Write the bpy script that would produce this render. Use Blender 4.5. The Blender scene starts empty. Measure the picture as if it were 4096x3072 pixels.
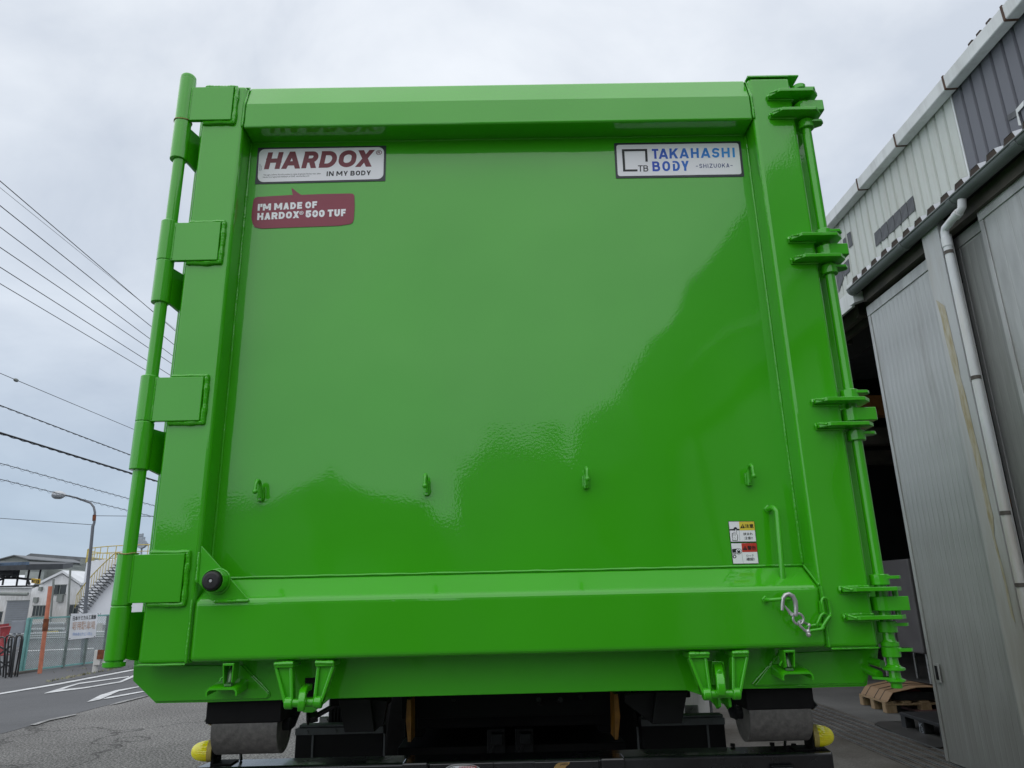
import bpy, bmesh, math, random
from mathutils import Vector, Matrix, noise
random.seed(7)
R = math.radians
scn = bpy.context.scene
COL = scn.collection

# ------------------------------------------------------------------ camera
CAM = Vector((1.18055, -2.41723, 1.48444))
AX = [Vector((0.99974711, -0.00433510, -0.02206629)),
      Vector((0.01992389, -0.28428544, 0.95853264)),
      Vector((0.01042846, 0.95872989, 0.28412718))]     # right, up, forward
FPX = 2854.27                                           # focal length for a 4096 px wide picture
cd = bpy.data.cameras.new('camera')
cd.sensor_fit = 'HORIZONTAL'; cd.sensor_width = 36.0; cd.lens = FPX * 36.0 / 4096.0
cd.clip_start = 0.05; cd.clip_end = 3000
cam = bpy.data.objects.new('camera', cd); COL.objects.link(cam)
m3 = Matrix((AX[0], AX[1], -AX[2])).transposed()
cam.matrix_world = Matrix.Translation(CAM) @ m3.to_4x4()
scn.camera = cam

# ------------------------------------------------------------------ sky
SUN_EL, SUN_ROT = R(50), R(188)
w = bpy.data.worlds.new('World'); scn.world = w; w.use_nodes = True
nt = w.node_tree; nt.nodes.clear()
def N(nt, t, **kw):
    n = nt.nodes.new(t)
    for k, v in kw.items():
        if k in n.inputs: n.inputs[k].default_value = v
        else: setattr(n, k, v)
    return n
sky = N(nt, 'ShaderNodeTexSky', sky_type='NISHITA', sun_disc=False, sun_elevation=SUN_EL, sun_rotation=SUN_ROT)
tc = N(nt, 'ShaderNodeTexCoord')
sep = N(nt, 'ShaderNodeSeparateXYZ'); nt.links.new(tc.outputs['Generated'], sep.inputs[0])
# overcast deck: project the direction onto a flat cloud layer
zz = N(nt, 'ShaderNodeMath', operation='MAXIMUM'); nt.links.new(sep.outputs['Z'], zz.inputs[0]); zz.inputs[1].default_value = 0.0
zo = N(nt, 'ShaderNodeMath', operation='ADD'); nt.links.new(zz.outputs[0], zo.inputs[0]); zo.inputs[1].default_value = 0.62
dv = N(nt, 'ShaderNodeVectorMath', operation='DIVIDE'); nt.links.new(tc.outputs['Generated'], dv.inputs[0]); nt.links.new(zo.outputs[0], dv.inputs[1])
n1 = N(nt, 'ShaderNodeTexNoise', Scale=3.2, Detail=6.0, Roughness=0.55, Distortion=0.35); nt.links.new(dv.outputs[0], n1.inputs['Vector'])
mr = N(nt, 'ShaderNodeMapRange'); mr.inputs['From Min'].default_value = 0.32; mr.inputs['From Max'].default_value = 0.68
nt.links.new(n1.outputs[0], mr.inputs['Value'])
ra = N(nt, 'ShaderNodeValToRGB'); nt.links.new(sep.outputs['Z'], ra.inputs[0])
el = ra.color_ramp.elements
el[0].position = 0.0; el[0].color = (0.46, 0.56, 0.68, 1)
el[1].position = 1.0; el[1].color = (1.12, 1.15, 1.20, 1)
e = ra.color_ramp.elements.new(0.60); e.color = (0.86, 0.91, 0.98, 1)
e = ra.color_ramp.elements.new(0.10); e.color = (0.48, 0.585, 0.715, 1)
e = ra.color_ramp.elements.new(0.32); e.color = (0.70, 0.77, 0.87, 1)
cm = N(nt, 'ShaderNodeMix', data_type='RGBA', blend_type='MULTIPLY'); cm.inputs[0].default_value = 1.0
cr2 = N(nt, 'ShaderNodeValToRGB'); nt.links.new(mr.outputs[0], cr2.inputs[0])
cr2.color_ramp.elements[0].color = (0.80, 0.825, 0.865, 1); cr2.color_ramp.elements[1].color = (1.15, 1.14, 1.12, 1)
nt.links.new(ra.outputs[0], cm.inputs[6]); nt.links.new(cr2.outputs[0], cm.inputs[7])
sc10 = N(nt, 'ShaderNodeVectorMath', operation='SCALE'); sc10.inputs['Scale'].default_value = 8.5
nt.links.new(cm.outputs[2], sc10.inputs[0])
mx = N(nt, 'ShaderNodeMix', data_type='RGBA'); mx.inputs[0].default_value = 0.93
nt.links.new(sky.outputs[0], mx.inputs[6]); nt.links.new(sc10.outputs[0], mx.inputs[7])
bg = N(nt, 'ShaderNodeBackground'); bg.inputs['Strength'].default_value = 0.1
nt.links.new(mx.outputs[2], bg.inputs['Color'])
wo = N(nt, 'ShaderNodeOutputWorld'); nt.links.new(bg.outputs[0], wo.inputs[0])

# ------------------------------------------------------------------ sun behind thin cloud
sl = bpy.data.lights.new('sun', 'SUN'); sl.energy = 1.5; sl.angle = R(165); sl.color = (1.0, 0.97, 0.92)
so = bpy.data.objects.new('sun', sl); COL.objects.link(so)
sd = Vector((math.sin(SUN_ROT) * math.cos(SUN_EL), math.cos(SUN_ROT) * math.cos(SUN_EL), math.sin(SUN_EL)))
so.rotation_euler = sd.to_track_quat('Z', 'Y').to_euler()
scn.view_settings.view_transform = 'Standard'; scn.view_settings.look = 'None'
scn.view_settings.exposure = 0.19; scn.view_settings.gamma = 1.0; scn.view_settings.use_curve_mapping = False

# ------------------------------------------------------------------ measuring helpers
# Every distance below was read off the photograph once, by meeting the sight line of a point
# with the real plane the thing lies in (door face y=0, door sheet y=0.1, ground z=0, workshop x=5 ...)
K = dict(A=(600,250,1.58), B=(950,500,2.949), C=(2400,500,3.16), D=(2900,250,1.66), E=(3100,1400,1.185), F=(2850,1950,2.37),
         G=(400,2100,2.0743), H=(0,2100,2.0733), I=(750,2550,2.765), J=(1500,2650,2.011), Kk=(2500,2550,2.458), L=(3300,2500,2.779),
         M=(3300,0,1.2764), N=(3300,1200,1.2764), O=(0,700,1.1857), Q=(3300,2280,3.3175), Rr=(1050,2600,6.32), S=(2700,2600,4.9156),
         T=(780,2620,6.9125), U=(3050,1480,3.949), V=(980,1880,2.6976), W=(700,1800,.8848), X=(900,280,4.148), Y=(2700,280,4.148),
         Z=(0,0,1.0), DD=(0,0,0.54004))
def ray(k, x, y):
    a = K[k]; u = a[0] + x / a[2]; v = a[1] + y / a[2]
    return AX[0] * ((u - 2048) / FPX) - AX[1] * ((v - 1536) / FPX) + AX[2]
def PY(k, x, y, Y): d = ray(k, x, y); return CAM + d * ((Y - CAM.y) / d.y)
def PX(k, x, y, X): d = ray(k, x, y); return CAM + d * ((X - CAM.x) / d.x)
def PZ(k, x, y, Z=0.0): d = ray(k, x, y); return CAM + d * ((Z - CAM.z) / d.z)

# ------------------------------------------------------------------ materials
def newmat(name):
    m = bpy.data.materials.new(name); m.use_nodes = True
    nt = m.node_tree; return m, nt, nt.nodes['Principled BSDF']
def setb(b, **kw):
    al = {'color': 'Base Color', 'rough': 'Roughness', 'metal': 'Metallic', 'coat': 'Coat Weight', 'coatr': 'Coat Roughness', 'spec': 'Specular IOR Level', 'ior': 'IOR', 'trans': 'Transmission Weight'}
    for k, v in kw.items():
        b.inputs[al[k]].default_value = (*v, 1) if k == 'color' else v
def mat(name, color, rough=0.6, metal=0.0, var=0.25, scale=6.0, bump=0.0, bscale=60.0, coat=0.0, color2=None, detail=6.0, stretch=None, spec=0.5):
    """base colour broken up by noise, optional second colour, fine relief"""
    m, nt, b = newmat(name)
    setb(b, color=color, rough=rough, metal=metal, coat=coat, coatr=0.05, spec=spec)
    tc = N(nt, 'ShaderNodeTexCoord'); src = tc.outputs['Object']
    if stretch:
        mp = N(nt, 'ShaderNodeMapping'); mp.inputs['Scale'].default_value = stretch
        nt.links.new(src, mp.inputs['Vector']); src = mp.outputs[0]
    n = N(nt, 'ShaderNodeTexNoise', Scale=scale, Detail=detail, Roughness=0.6); nt.links.new(src, n.inputs['Vector'])
    c2 = color2 or tuple(min(1, c * (1 + var)) for c in color)
    c1 = color if color2 else tuple(c * (1 - var) for c in color)
    r = N(nt, 'ShaderNodeValToRGB'); r.color_ramp.elements[0].position = 0.35; r.color_ramp.elements[1].position = 0.68
    r.color_ramp.elements[0].color = (*c1, 1); r.color_ramp.elements[1].color = (*c2, 1)
    nt.links.new(n.outputs[0], r.inputs[0]); nt.links.new(r.outputs[0], b.inputs['Base Color'])
    mrr = N(nt, 'ShaderNodeMapRange'); mrr.inputs['To Min'].default_value = max(0.02, rough - 0.1); mrr.inputs['To Max'].default_value = min(1, rough + 0.12)
    nt.links.new(n.outputs[0], mrr.inputs['Value']); nt.links.new(mrr.outputs[0], b.inputs['Roughness'])
    if bump:
        n2 = N(nt, 'ShaderNodeTexNoise', Scale=bscale, Detail=4.0); nt.links.new(src, n2.inputs['Vector'])
        bp = N(nt, 'ShaderNodeBump', Strength=1.0, Distance=bump); nt.links.new(n2.outputs[0], bp.inputs['Height'])
        nt.links.new(bp.outputs[0], b.inputs['Normal'])
    return m
def paint(name, color, wav=0.0009, peel=0.000022):
    """thick glossy spray paint: orange peel plus the slight buckling of the sheet"""
    m, nt, b = newmat(name)
    setb(b, color=color, rough=0.3, coat=1.0, coatr=0.035, spec=0.2); b.inputs['Coat IOR'].default_value = 1.5
    g = N(nt, 'ShaderNodeNewGeometry')
    a = N(nt, 'ShaderNodeTexNoise', Scale=2.3, Detail=1.0); nt.links.new(g.outputs['Position'], a.inputs['Vector'])
    c = N(nt, 'ShaderNodeTexNoise', Scale=110.0, Detail=1.0); nt.links.new(g.outputs['Position'], c.inputs['Vector'])
    b1 = N(nt, 'ShaderNodeBump', Strength=1.0, Distance=wav * 8); nt.links.new(a.outputs[0], b1.inputs['Height'])
    b2 = N(nt, 'ShaderNodeBump', Strength=1.0, Distance=peel * 4); nt.links.new(c.outputs[0], b2.inputs['Height']); nt.links.new(b1.outputs[0], b2.inputs['Normal'])
    nt.links.new(b2.outputs[0], b.inputs['Normal']); nt.links.new(b2.outputs[0], b.inputs['Coat Normal'])
    d = N(nt, 'ShaderNodeTexNoise', Scale=1.7, Detail=5.0); nt.links.new(g.outputs['Position'], d.inputs['Vector'])
    r = N(nt, 'ShaderNodeValToRGB'); r.color_ramp.elements[0].position = 0.3; r.color_ramp.elements[1].position = 0.7
    r.color_ramp.elements[0].color = (*[x * .94 for x in color], 1); r.color_ramp.elements[1].color = (*[x * 1.05 for x in color], 1)
    nt.links.new(d.outputs[0], r.inputs[0]); nt.links.new(r.outputs[0], b.inputs['Base Color'])
    return m
GREEN = paint('green_gloss_paint', (0.044, 0.41, 0.004))
GREENW = paint('green_gloss_paint_weld', (0.044, 0.41, 0.004), 0.0004, 0.00025)
BLACKP = mat('black_frame_paint', (0.003, 0.0033, 0.004), 0.65, 0, 0.5, 5, 0.0006, 30, 0.0, (0.009, 0.009, 0.0095), spec=0.18)
BLACKG = mat('black_gloss_paint', (0.006, 0.006, 0.008), 0.25, 0, 0.5, 4, 0.0006, 25, 0.5, (0.016, 0.017, 0.02))
DARKMET = mat('dark_grey_steel', (0.008, 0.009, 0.010), 0.5, 0.1, 0.5, 8, spec=0.3)
GREYEDGE = mat('grey_mudguard_edge', (0.11, 0.12, 0.125), 0.5, 0, 0.2, 9)
RUBBER = mat('black_rubber', (0.012, 0.012, 0.014), 0.45, 0, 0.3, 20)
BLACKFLAP = mat('black_flap_plastic', (0.004, 0.0045, 0.005), 0.5, 0, 0.3, 9, spec=0.3)
ZINC = mat('zinc_plated_steel', (0.52, 0.53, 0.53), 0.3, 0.7, 0.15, 15, 0.0004, 60)
ALU = mat('bright_aluminium_tank', (0.88, 0.88, 0.88), 0.35, 0.0, 0.06, 30)
ROLLERM = mat('dirty_roller_steel', (0.080, 0.077, 0.073), 0.5, 0.0, 0.4, 45, 0.001, 160, 0, (0.15, 0.143, 0.135), 14)
AMBERSTRAP = mat('ochre_painted_spring', (0.30, 0.13, 0.012), 0.5, 0, 0.4, 14)
RUST = mat('rusty_iron', (0.16, 0.05, 0.02), 0.85, 0, 0.5, 10, 0.002, 60)
WHITEV = mat('white_sticker_film', (0.88, 0.89, 0.92), 0.35, 0, 0.02, 3)
NAVYV = mat('dark_slate_print', (0.022, 0.028, 0.038), 0.4, 0, 0.1, 4)
INKV = mat('black_print', (0.010, 0.012, 0.014), 0.45, 0, 0.05, 4)
MAROON = mat('maroon_print', (0.18, 0.022, 0.036), 0.4, 0, 0.06, 5)
MAROON2 = mat('maroon_bubble_film', (0.24, 0.022, 0.050), 0.35, 0, 0.04, 5)
YELV = mat('yellow_print', (0.75, 0.60, 0.06), 0.4, 0, 0.05, 4)
REDV = mat('red_print', (0.55, 0.045, 0.025), 0.4, 0, 0.05, 4)
NAVYTXT = mat('navy_print', (0.02, 0.05, 0.20), 0.4, 0, 0.05, 4)
GREYTXT = mat('grey_print', (0.25, 0.27, 0.30), 0.5, 0, 0.05, 4)
STICKSIL = mat('silver_sticker', (0.5, 0.5, 0.5), 0.35, 0.3, 0.05, 5)
GOLDV = mat('gold_sticker', (0.45, 0.28, 0.10), 0.4, 0.1, 0.05, 5)
def grad_print(name, x0, x1, ca, cb):
    m, nt, b = newmat(name); setb(b, rough=0.4)
    g = N(nt, 'ShaderNodeNewGeometry'); s = N(nt, 'ShaderNodeSeparateXYZ'); nt.links.new(g.outputs['Position'], s.inputs[0])
    q = N(nt, 'ShaderNodeMapRange'); q.inputs['From Min'].default_value = x0; q.inputs['From Max'].default_value = x1
    nt.links.new(s.outputs['X'], q.inputs['Value'])
    r = N(nt, 'ShaderNodeValToRGB'); r.color_ramp.elements[0].color = (*ca, 1); r.color_ramp.elements[1].color = (*cb, 1)
    nt.links.new(q.outputs[0], r.inputs[0]); nt.links.new(r.outputs[0], b.inputs['Base Color']); return m
def lens_mat():
    m, nt, b = newmat('amber_lamp_lens'); setb(b, color=(1.0, 0.86, 0.02), rough=0.12, coat=0.5)
    b.inputs['Subsurface Weight'].default_value = 0.6; b.inputs['Subsurface Radius'].default_value = (0.06, 0.05, 0.01)
    return m
LENS = lens_mat()
LENSRIM = mat('yellowed_lamp_rim', (0.50, 0.40, 0.12), 0.5, 0, 0.2, 20)

def ground_mat(name, base, speck, scale=90, bump=0.003, crack=0.0, patch=(0.8, 1.15), pscale=0.35, tint=None):
    m, nt, b = newmat(name); setb(b, rough=0.9, spec=0.25)
    g = N(nt, 'ShaderNodeNewGeometry')
    a = N(nt, 'ShaderNodeTexNoise', Scale=scale, Detail=3.0, Roughness=0.8); nt.links.new(g.outputs['Position'], a.inputs['Vector'])
    r = N(nt, 'ShaderNodeValToRGB'); r.color_ramp.elements[0].position = 0.42; r.color_ramp.elements[1].position = 0.66
    r.color_ramp.elements[0].color = (*base, 1); r.color_ramp.elements[1].color = (*speck, 1)
    nt.links.new(a.outputs[0], r.inputs[0])
    p = N(nt, 'ShaderNodeTexNoise', Scale=pscale, Detail=7.0, Roughness=0.6, Distortion=0.4); nt.links.new(g.outputs['Position'], p.inputs['Vector'])
    pr = N(nt, 'ShaderNodeValToRGB'); pr.color_ramp.elements[0].position = 0.35; pr.color_ramp.elements[1].position = 0.65
    lo = [patch[0]] * 3; hi = [patch[1]] * 3
    if tint: lo = [patch[0] * t for t in tint]
    pr.color_ramp.elements[0].color = (*lo, 1); pr.color_ramp.elements[1].color = (*hi, 1); nt.links.new(p.outputs[0], pr.inputs[0])
    mm = N(nt, 'ShaderNodeMix', data_type='RGBA', blend_type='MULTIPLY'); mm.inputs[0].default_value = 1
    nt.links.new(r.outputs[0], mm.inputs[6]); nt.links.new(pr.outputs[0], mm.inputs[7]); out = mm.outputs[2]
    if crack:
        v = N(nt, 'ShaderNodeTexVoronoi', Scale=crack, feature='DISTANCE_TO_EDGE')
        wv = N(nt, 'ShaderNodeTexNoise', Scale=1.5, Detail=4.0); nt.links.new(g.outputs['Position'], wv.inputs['Vector'])
        av = N(nt, 'ShaderNodeVectorMath', operation='MULTIPLY_ADD'); av.inputs[1].default_value = (1.2, 1.2, 1.2)
        nt.links.new(wv.outputs['Color'], av.inputs[0]); nt.links.new(g.outputs['Position'], av.inputs[2]); nt.links.new(av.outputs[0], v.inputs['Vector'])
        cq = N(nt, 'ShaderNodeValToRGB'); cq.color_ramp.elements[0].position = 0.0; cq.color_ramp.elements[1].position = 0.010
        cq.color_ramp.elements[0].color = (0.25, 0.25, 0.25, 1); nt.links.new(v.outputs[0], cq.inputs[0])
        m2 = N(nt, 'ShaderNodeMix', data_type='RGBA', blend_type='MULTIPLY'); m2.inputs[0].default_value = 0.8
        nt.links.new(out, m2.inputs[6]); nt.links.new(cq.outputs[0], m2.inputs[7]); out = m2.outputs[2]
    nt.links.new(out, b.inputs['Base Color'])
    bp = N(nt, 'ShaderNodeBump', Strength=1.0, Distance=bump); nt.links.new(a.outputs[0], bp.inputs['Height']); nt.links.new(bp.outputs[0], b.inputs['Normal'])
    return m
ASPH_ROUGH = ground_mat('worn_coarse_asphalt', (0.052, 0.050, 0.049), (0.33, 0.325, 0.315), 42, 0.008, 0.30, (0.68, 1.2))
ASPH_ROAD = ground_mat('smooth_road_asphalt', (0.088, 0.09, 0.095), (0.135, 0.138, 0.145), 90, 0.002, 0.0, (0.85, 1.1))
CONC = ground_mat('stained_concrete', (0.10, 0.095, 0.09), (0.15, 0.143, 0.133), 60, 0.0015, 0.0, (0.55, 1.25), 0.9, (1.0, 0.92, 0.82))
CONC_IN = ground_mat('workshop_floor', (0.13, 0.13, 0.128), (0.16, 0.16, 0.155), 50, 0.001, 0, (0.65, 1.15), 0.6)
LINEW = ground_mat('worn_white_road_paint', (0.48, 0.49, 0.50), (0.66, 0.67, 0.68), 35, 0.002, 0, (0.75, 1.1), 3)
LINEOLD = ground_mat('faded_white_road_paint', (0.22, 0.22, 0.22), (0.42, 0.42, 0.42), 25, 0.002, 0, (0.6, 1.1), 2)
RAILM = mat('rusty_door_rail', (0.055, 0.045, 0.04), 0.75, 0.1, 0.4, 9, 0.001, 40, 0, (0.13, 0.115, 0.105))

# ------------------------------------------------------------------ mesh building
class MB:
    def __init__(s): s.v = []; s.f = []; s.sm = []
    def add(s, vs, fs, smooth=False):
        o = len(s.v); s.v += [Vector(x) for x in vs]
        for f in fs: s.f.append([o + i for i in f]); s.sm.append(smooth)
        return s
    def box(s, a, b):
        x0, y0, z0 = [min(a[i], b[i]) for i in range(3)]; x1, y1, z1 = [max(a[i], b[i]) for i in range(3)]
        return s.add([(x0,y0,z0),(x1,y0,z0),(x1,y1,z0),(x0,y1,z0),(x0,y0,z1),(x1,y0,z1),(x1,y1,z1),(x0,y1,z1)],
                     [(0,3,2,1),(4,5,6,7),(0,1,5,4),(1,2,6,5),(2,3,7,6),(3,0,4,7)])
    def prism(s, poly, vec):
        n = len(poly); vec = Vector(vec); a = [Vector(p) for p in poly]; b = [p + vec for p in a]
        return s.add(a + b, [list(range(n))[::-1], list(range(n, 2 * n))] + [(i, (i + 1) % n, n + (i + 1) % n, n + i) for i in range(n)])
    def beam(s, p0, p1, w, h, up=(0, 0, 1)):
        p0 = Vector(p0); p1 = Vector(p1); d = (p1 - p0).normalized(); u = Vector(up)
        sx = d.cross(u)
        if sx.length < 1e-4: sx = d.cross(Vector((1, 0, 0)))
        sx.normalize(); u = sx.cross(d)
        q = [p0 + sx * (i * w / 2) + u * (j * h / 2) for i, j in ((-1,-1),(1,-1),(1,1),(-1,1))]
        return s.prism(q, p1 - p0)
    def tube(s, path, r, n=16, cap=True, closed=False, jit=0.0):
        path = [Vector(p) for p in path]; m = len(path); rs = r if isinstance(r, (list, tuple)) else [r] * m
        prev = None; vs = []
        for i, p in enumerate(path):
            if closed: t = path[(i + 1) % m] - path[i - 1]
            else: t = path[min(i + 1, m - 1)] - path[max(i - 1, 0)]
            t.normalize()
            if prev is None:
                a = Vector((0, 0, 1)) if abs(t.z) < 0.9 else Vector((1, 0, 0)); u = t.cross(a).normalized()
            else:
                u = prev - t * prev.dot(t); u.normalize()
            prev = u; w_ = t.cross(u)
            for k in range(n):
                a = 2 * math.pi * k / n; rr = rs[i] * (1 + (random.uniform(-jit, jit) if jit else 0))
                vs.append(p + (u * math.cos(a) + w_ * math.sin(a)) * rr)
        fs = []
        for i in range(m if closed else m - 1):
            j = (i + 1) % m
            for k in range(n): fs.append((i*n+k, i*n+(k+1)%n, j*n+(k+1)%n, j*n+k))
        s.add(vs, fs, True)
        if cap and not closed:
            o = len(s.v) - len(vs)
            s.f.append([o + k for k in range(n)][::-1]); s.sm.append(False)
            s.f.append([o + (m-1)*n + k for k in range(n)]); s.sm.append(False)
        return s
    def cyl(s, p0, p1, r, n=28, r1=None): return s.tube([p0, p1], [r, r if r1 is None else r1], n)
    def lathe(s, c, axis, prof, n=32):
        """prof: list of (distance along axis, radius)"""
        ax = Vector(axis).normalized(); c = Vector(c)
        return s.tube_axis(c, ax, prof, n)
    def tube_axis(s, c, ax, prof, n):
        a = Vector((0, 0, 1)) if abs(ax.z) < 0.9 else Vector((1, 0, 0)); u = ax.cross(a).normalized(); w_ = ax.cross(u)
        q_ = [prof[0]]
        for (d0, r0), (d1, r1) in zip(prof[:-1], prof[1:]):
            L_ = math.hypot(d1 - d0, r1 - r0)
            if 0.008 < L_ < 0.5 and len(prof) < 9:
                for f_ in (0.0012 / L_, 1 - 0.0012 / L_): q_.append((d0 + (d1 - d0) * f_, r0 + (r1 - r0) * f_))
            q_.append((d1, r1))
        prof = q_
        vs = [c + ax * d + (u * math.cos(2*math.pi*k/n) + w_ * math.sin(2*math.pi*k/n)) * max(r, 1e-4) for d, r in prof for k in range(n)]
        fs = [(i*n+k, i*n+(k+1)%n, (i+1)*n+(k+1)%n, (i+1)*n+k) for i in range(len(prof)-1) for k in range(n)]
        s.add(vs, fs, True); o = len(s.v) - len(vs); m = len(prof)
        s.f.append([o + k for k in range(n)][::-1]); s.sm.append(False)
        s.f.append([o + (m-1)*n + k for k in range(n)]); s.sm.append(False)
        return s
    def build(s, name, m, parent=None, bevel=0.0, seg=2, label=None, stuff=False, fixn=True, origin=None):
        xs = [sum((v[i] for v in s.v)) / len(s.v) for i in range(3)]
        c = Vector(origin) if origin is not None else Vector(xs)
        me = bpy.data.meshes.new(name); me.from_pydata([v - c for v in s.v], [], s.f)
        me.polygons.foreach_set('use_smooth', s.sm)
        if fixn:
            bm = bmesh.new(); bm.from_mesh(me); bmesh.ops.recalc_face_normals(bm, faces=bm.faces); bm.to_mesh(me); bm.free()
        me.materials.append(m)
        if any(s.sm): me.set_sharp_from_angle(angle=R(38))
        return link(name, me, c, parent, bevel, seg, label, stuff)
WLOC = {}
def link(name, me, loc, parent=None, bevel=0.0, seg=2, label=None, stuff=False):
    o = bpy.data.objects.new(name, me); COL.objects.link(o)
    WLOC[o.name] = Vector(loc)
    if parent is not None:
        o.parent = parent; o.location = Vector(loc) - WLOC[parent.name]
    else: o.location = loc
    if bevel:
        b = o.modifiers.new('bevel', 'BEVEL'); b.width = bevel; b.segments = seg; b.limit_method = 'ANGLE'; b.angle_limit = R(35); b.use_clamp_overlap = True
    if label: o['label'] = label
    if stuff: o['kind'] = 'stuff'
    return o
def thing(name, label, cat, loc, group=None):
    o = bpy.data.objects.new(name, None); COL.objects.link(o); o.location = loc; WLOC[o.name] = Vector(loc)
    o.empty_display_size = 0.1
    o['label'] = label; o['category'] = cat
    if group: o['group'] = group
    return o
def tag(o, label, cat, group=None):
    o['label'] = label; o['category'] = cat
    if group: o['group'] = group
    return o
def struct(o): o['kind'] = 'structure'; return o
def copy_thing(root, delta, label=None, group=None):
    c = root.copy(); COL.objects.link(c); c.location = root.location + Vector(delta)
    if label: c['label'] = label
    if group: c['group'] = group
    for ch in list(root.children):
        a = ch.copy(); COL.objects.link(a); a.parent = c
        for g in list(ch.children):
            b = g.copy(); COL.objects.link(b); b.parent = a
    return c
def part_copy(src, parent, newloc):
    """copy of a part (with sub-parts) at a new world place"""
    a = src.copy(); COL.objects.link(a); a.parent = parent; a.location = Vector(newloc) - WLOC[parent.name]; WLOC[a.name] = Vector(newloc)
    for g in list(src.children):
        b = g.copy(); COL.objects.link(b); b.parent = a
    return a
def bead(parent, *paths, r=0.006, name='weld_bead', m=None, step=0.006):
    """lumpy weld seam along paths"""
    out = None
    for path in paths:
        mb = MB(); path = [Vector(p) for p in path]; pts = []; rs = []
        for a, b in zip(path[:-1], path[1:]):
            L = (b - a).length; n = max(2, min(260, int(L / step)))
            for i in range(n): pts.append(a.lerp(b, i / n))
        pts.append(path[-1])
        for i in range(len(pts)):
            rs.append(r * (0.84 + 0.06 * math.sin(i * 2.1) + 0.28 * noise.noise(Vector((i * 0.15, r * 900 + len(path), pts[0].x * 7)))))
            pts[i] = pts[i] + Vector((0.2 * r * noise.noise(pts[i] * 25), 0, 0.25 * r * noise.noise(pts[i] * 20 + Vector((9, 0, 0)))))
        rs[0] *= 0.75; rs[-1] *= 0.75
        mb.tube(pts, rs, 8); out = mb.build(name, m or GREENW, parent)
    return out

# text: a flat print fitted to the parallelogram (lower left, lower right, upper left)
def text_mesh(body, bold=0.0, font_scale=1.0):
    cu = bpy.data.curves.new('t', 'FONT'); cu.body = body; cu.offset = bold; cu.resolution_u = 3; cu.fill_mode = 'FRONT'
    o = bpy.data.objects.new('t', cu); COL.objects.link(o); dg = bpy.context.evaluated_depsgraph_get(); dg.update()
    me = bpy.data.meshes.new_from_object(o.evaluated_get(dg)); bpy.data.objects.remove(o)
    return me
def text(body, LL, LR, UL, m, parent, name='lettering', bold=0.0, lift=(0, -0.0012, 0), label=None):
    me = text_mesh(body, 0.0); LL, LR, UL = Vector(LL), Vector(LR), Vector(UL)
    if not me.vertices: return None
    xs = [v.co.x for v in me.vertices]; ys = [v.co.y for v in me.vertices]
    x0, x1, y0, y1 = min(xs), max(xs), min(ys), max(ys); c = (LR + UL) / 2 + Vector(lift)
    for v in me.vertices:
        a = (v.co.x - x0) / (x1 - x0); b = (v.co.y - y0) / (y1 - y0)
        v.co = LL + (LR - LL) * a + (UL - LL) * b + Vector(lift) - c
    if bold:
        bm = bmesh.new(); bm.from_mesh(me); base = list(bm.verts) + list(bm.edges) + list(bm.faces); hh = (UL - LL).length * bold * 0.9; ux = (LR - LL).normalized()
        for q, (sx_, sz_) in enumerate(((-1, 0), (1, 0), (0, 1), (0, -1))):
            d_ = bmesh.ops.duplicate(bm, geom=base)['geom']
            off = ux * sx_ * hh + (UL - LL).normalized() * sz_ * hh * .7 + Vector(lift) * 0.02 * (q + 1)
            bmesh.ops.translate(bm, verts=[e for e in d_ if isinstance(e, bmesh.types.BMVert)], vec=off)
        bm.to_mesh(me); bm.free()
    me.materials.clear(); me.materials.append(m)
    return link(name, me, c, parent, label=label)
def arcp(cx, cy, rx, ry, a0, a1, n=8):
    return [(cx + rx*math.cos(R(a0 + (a1-a0)*i/n)), cy + ry*math.sin(R(a0 + (a1-a0)*i/n))) for i in range(n+1)]
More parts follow.
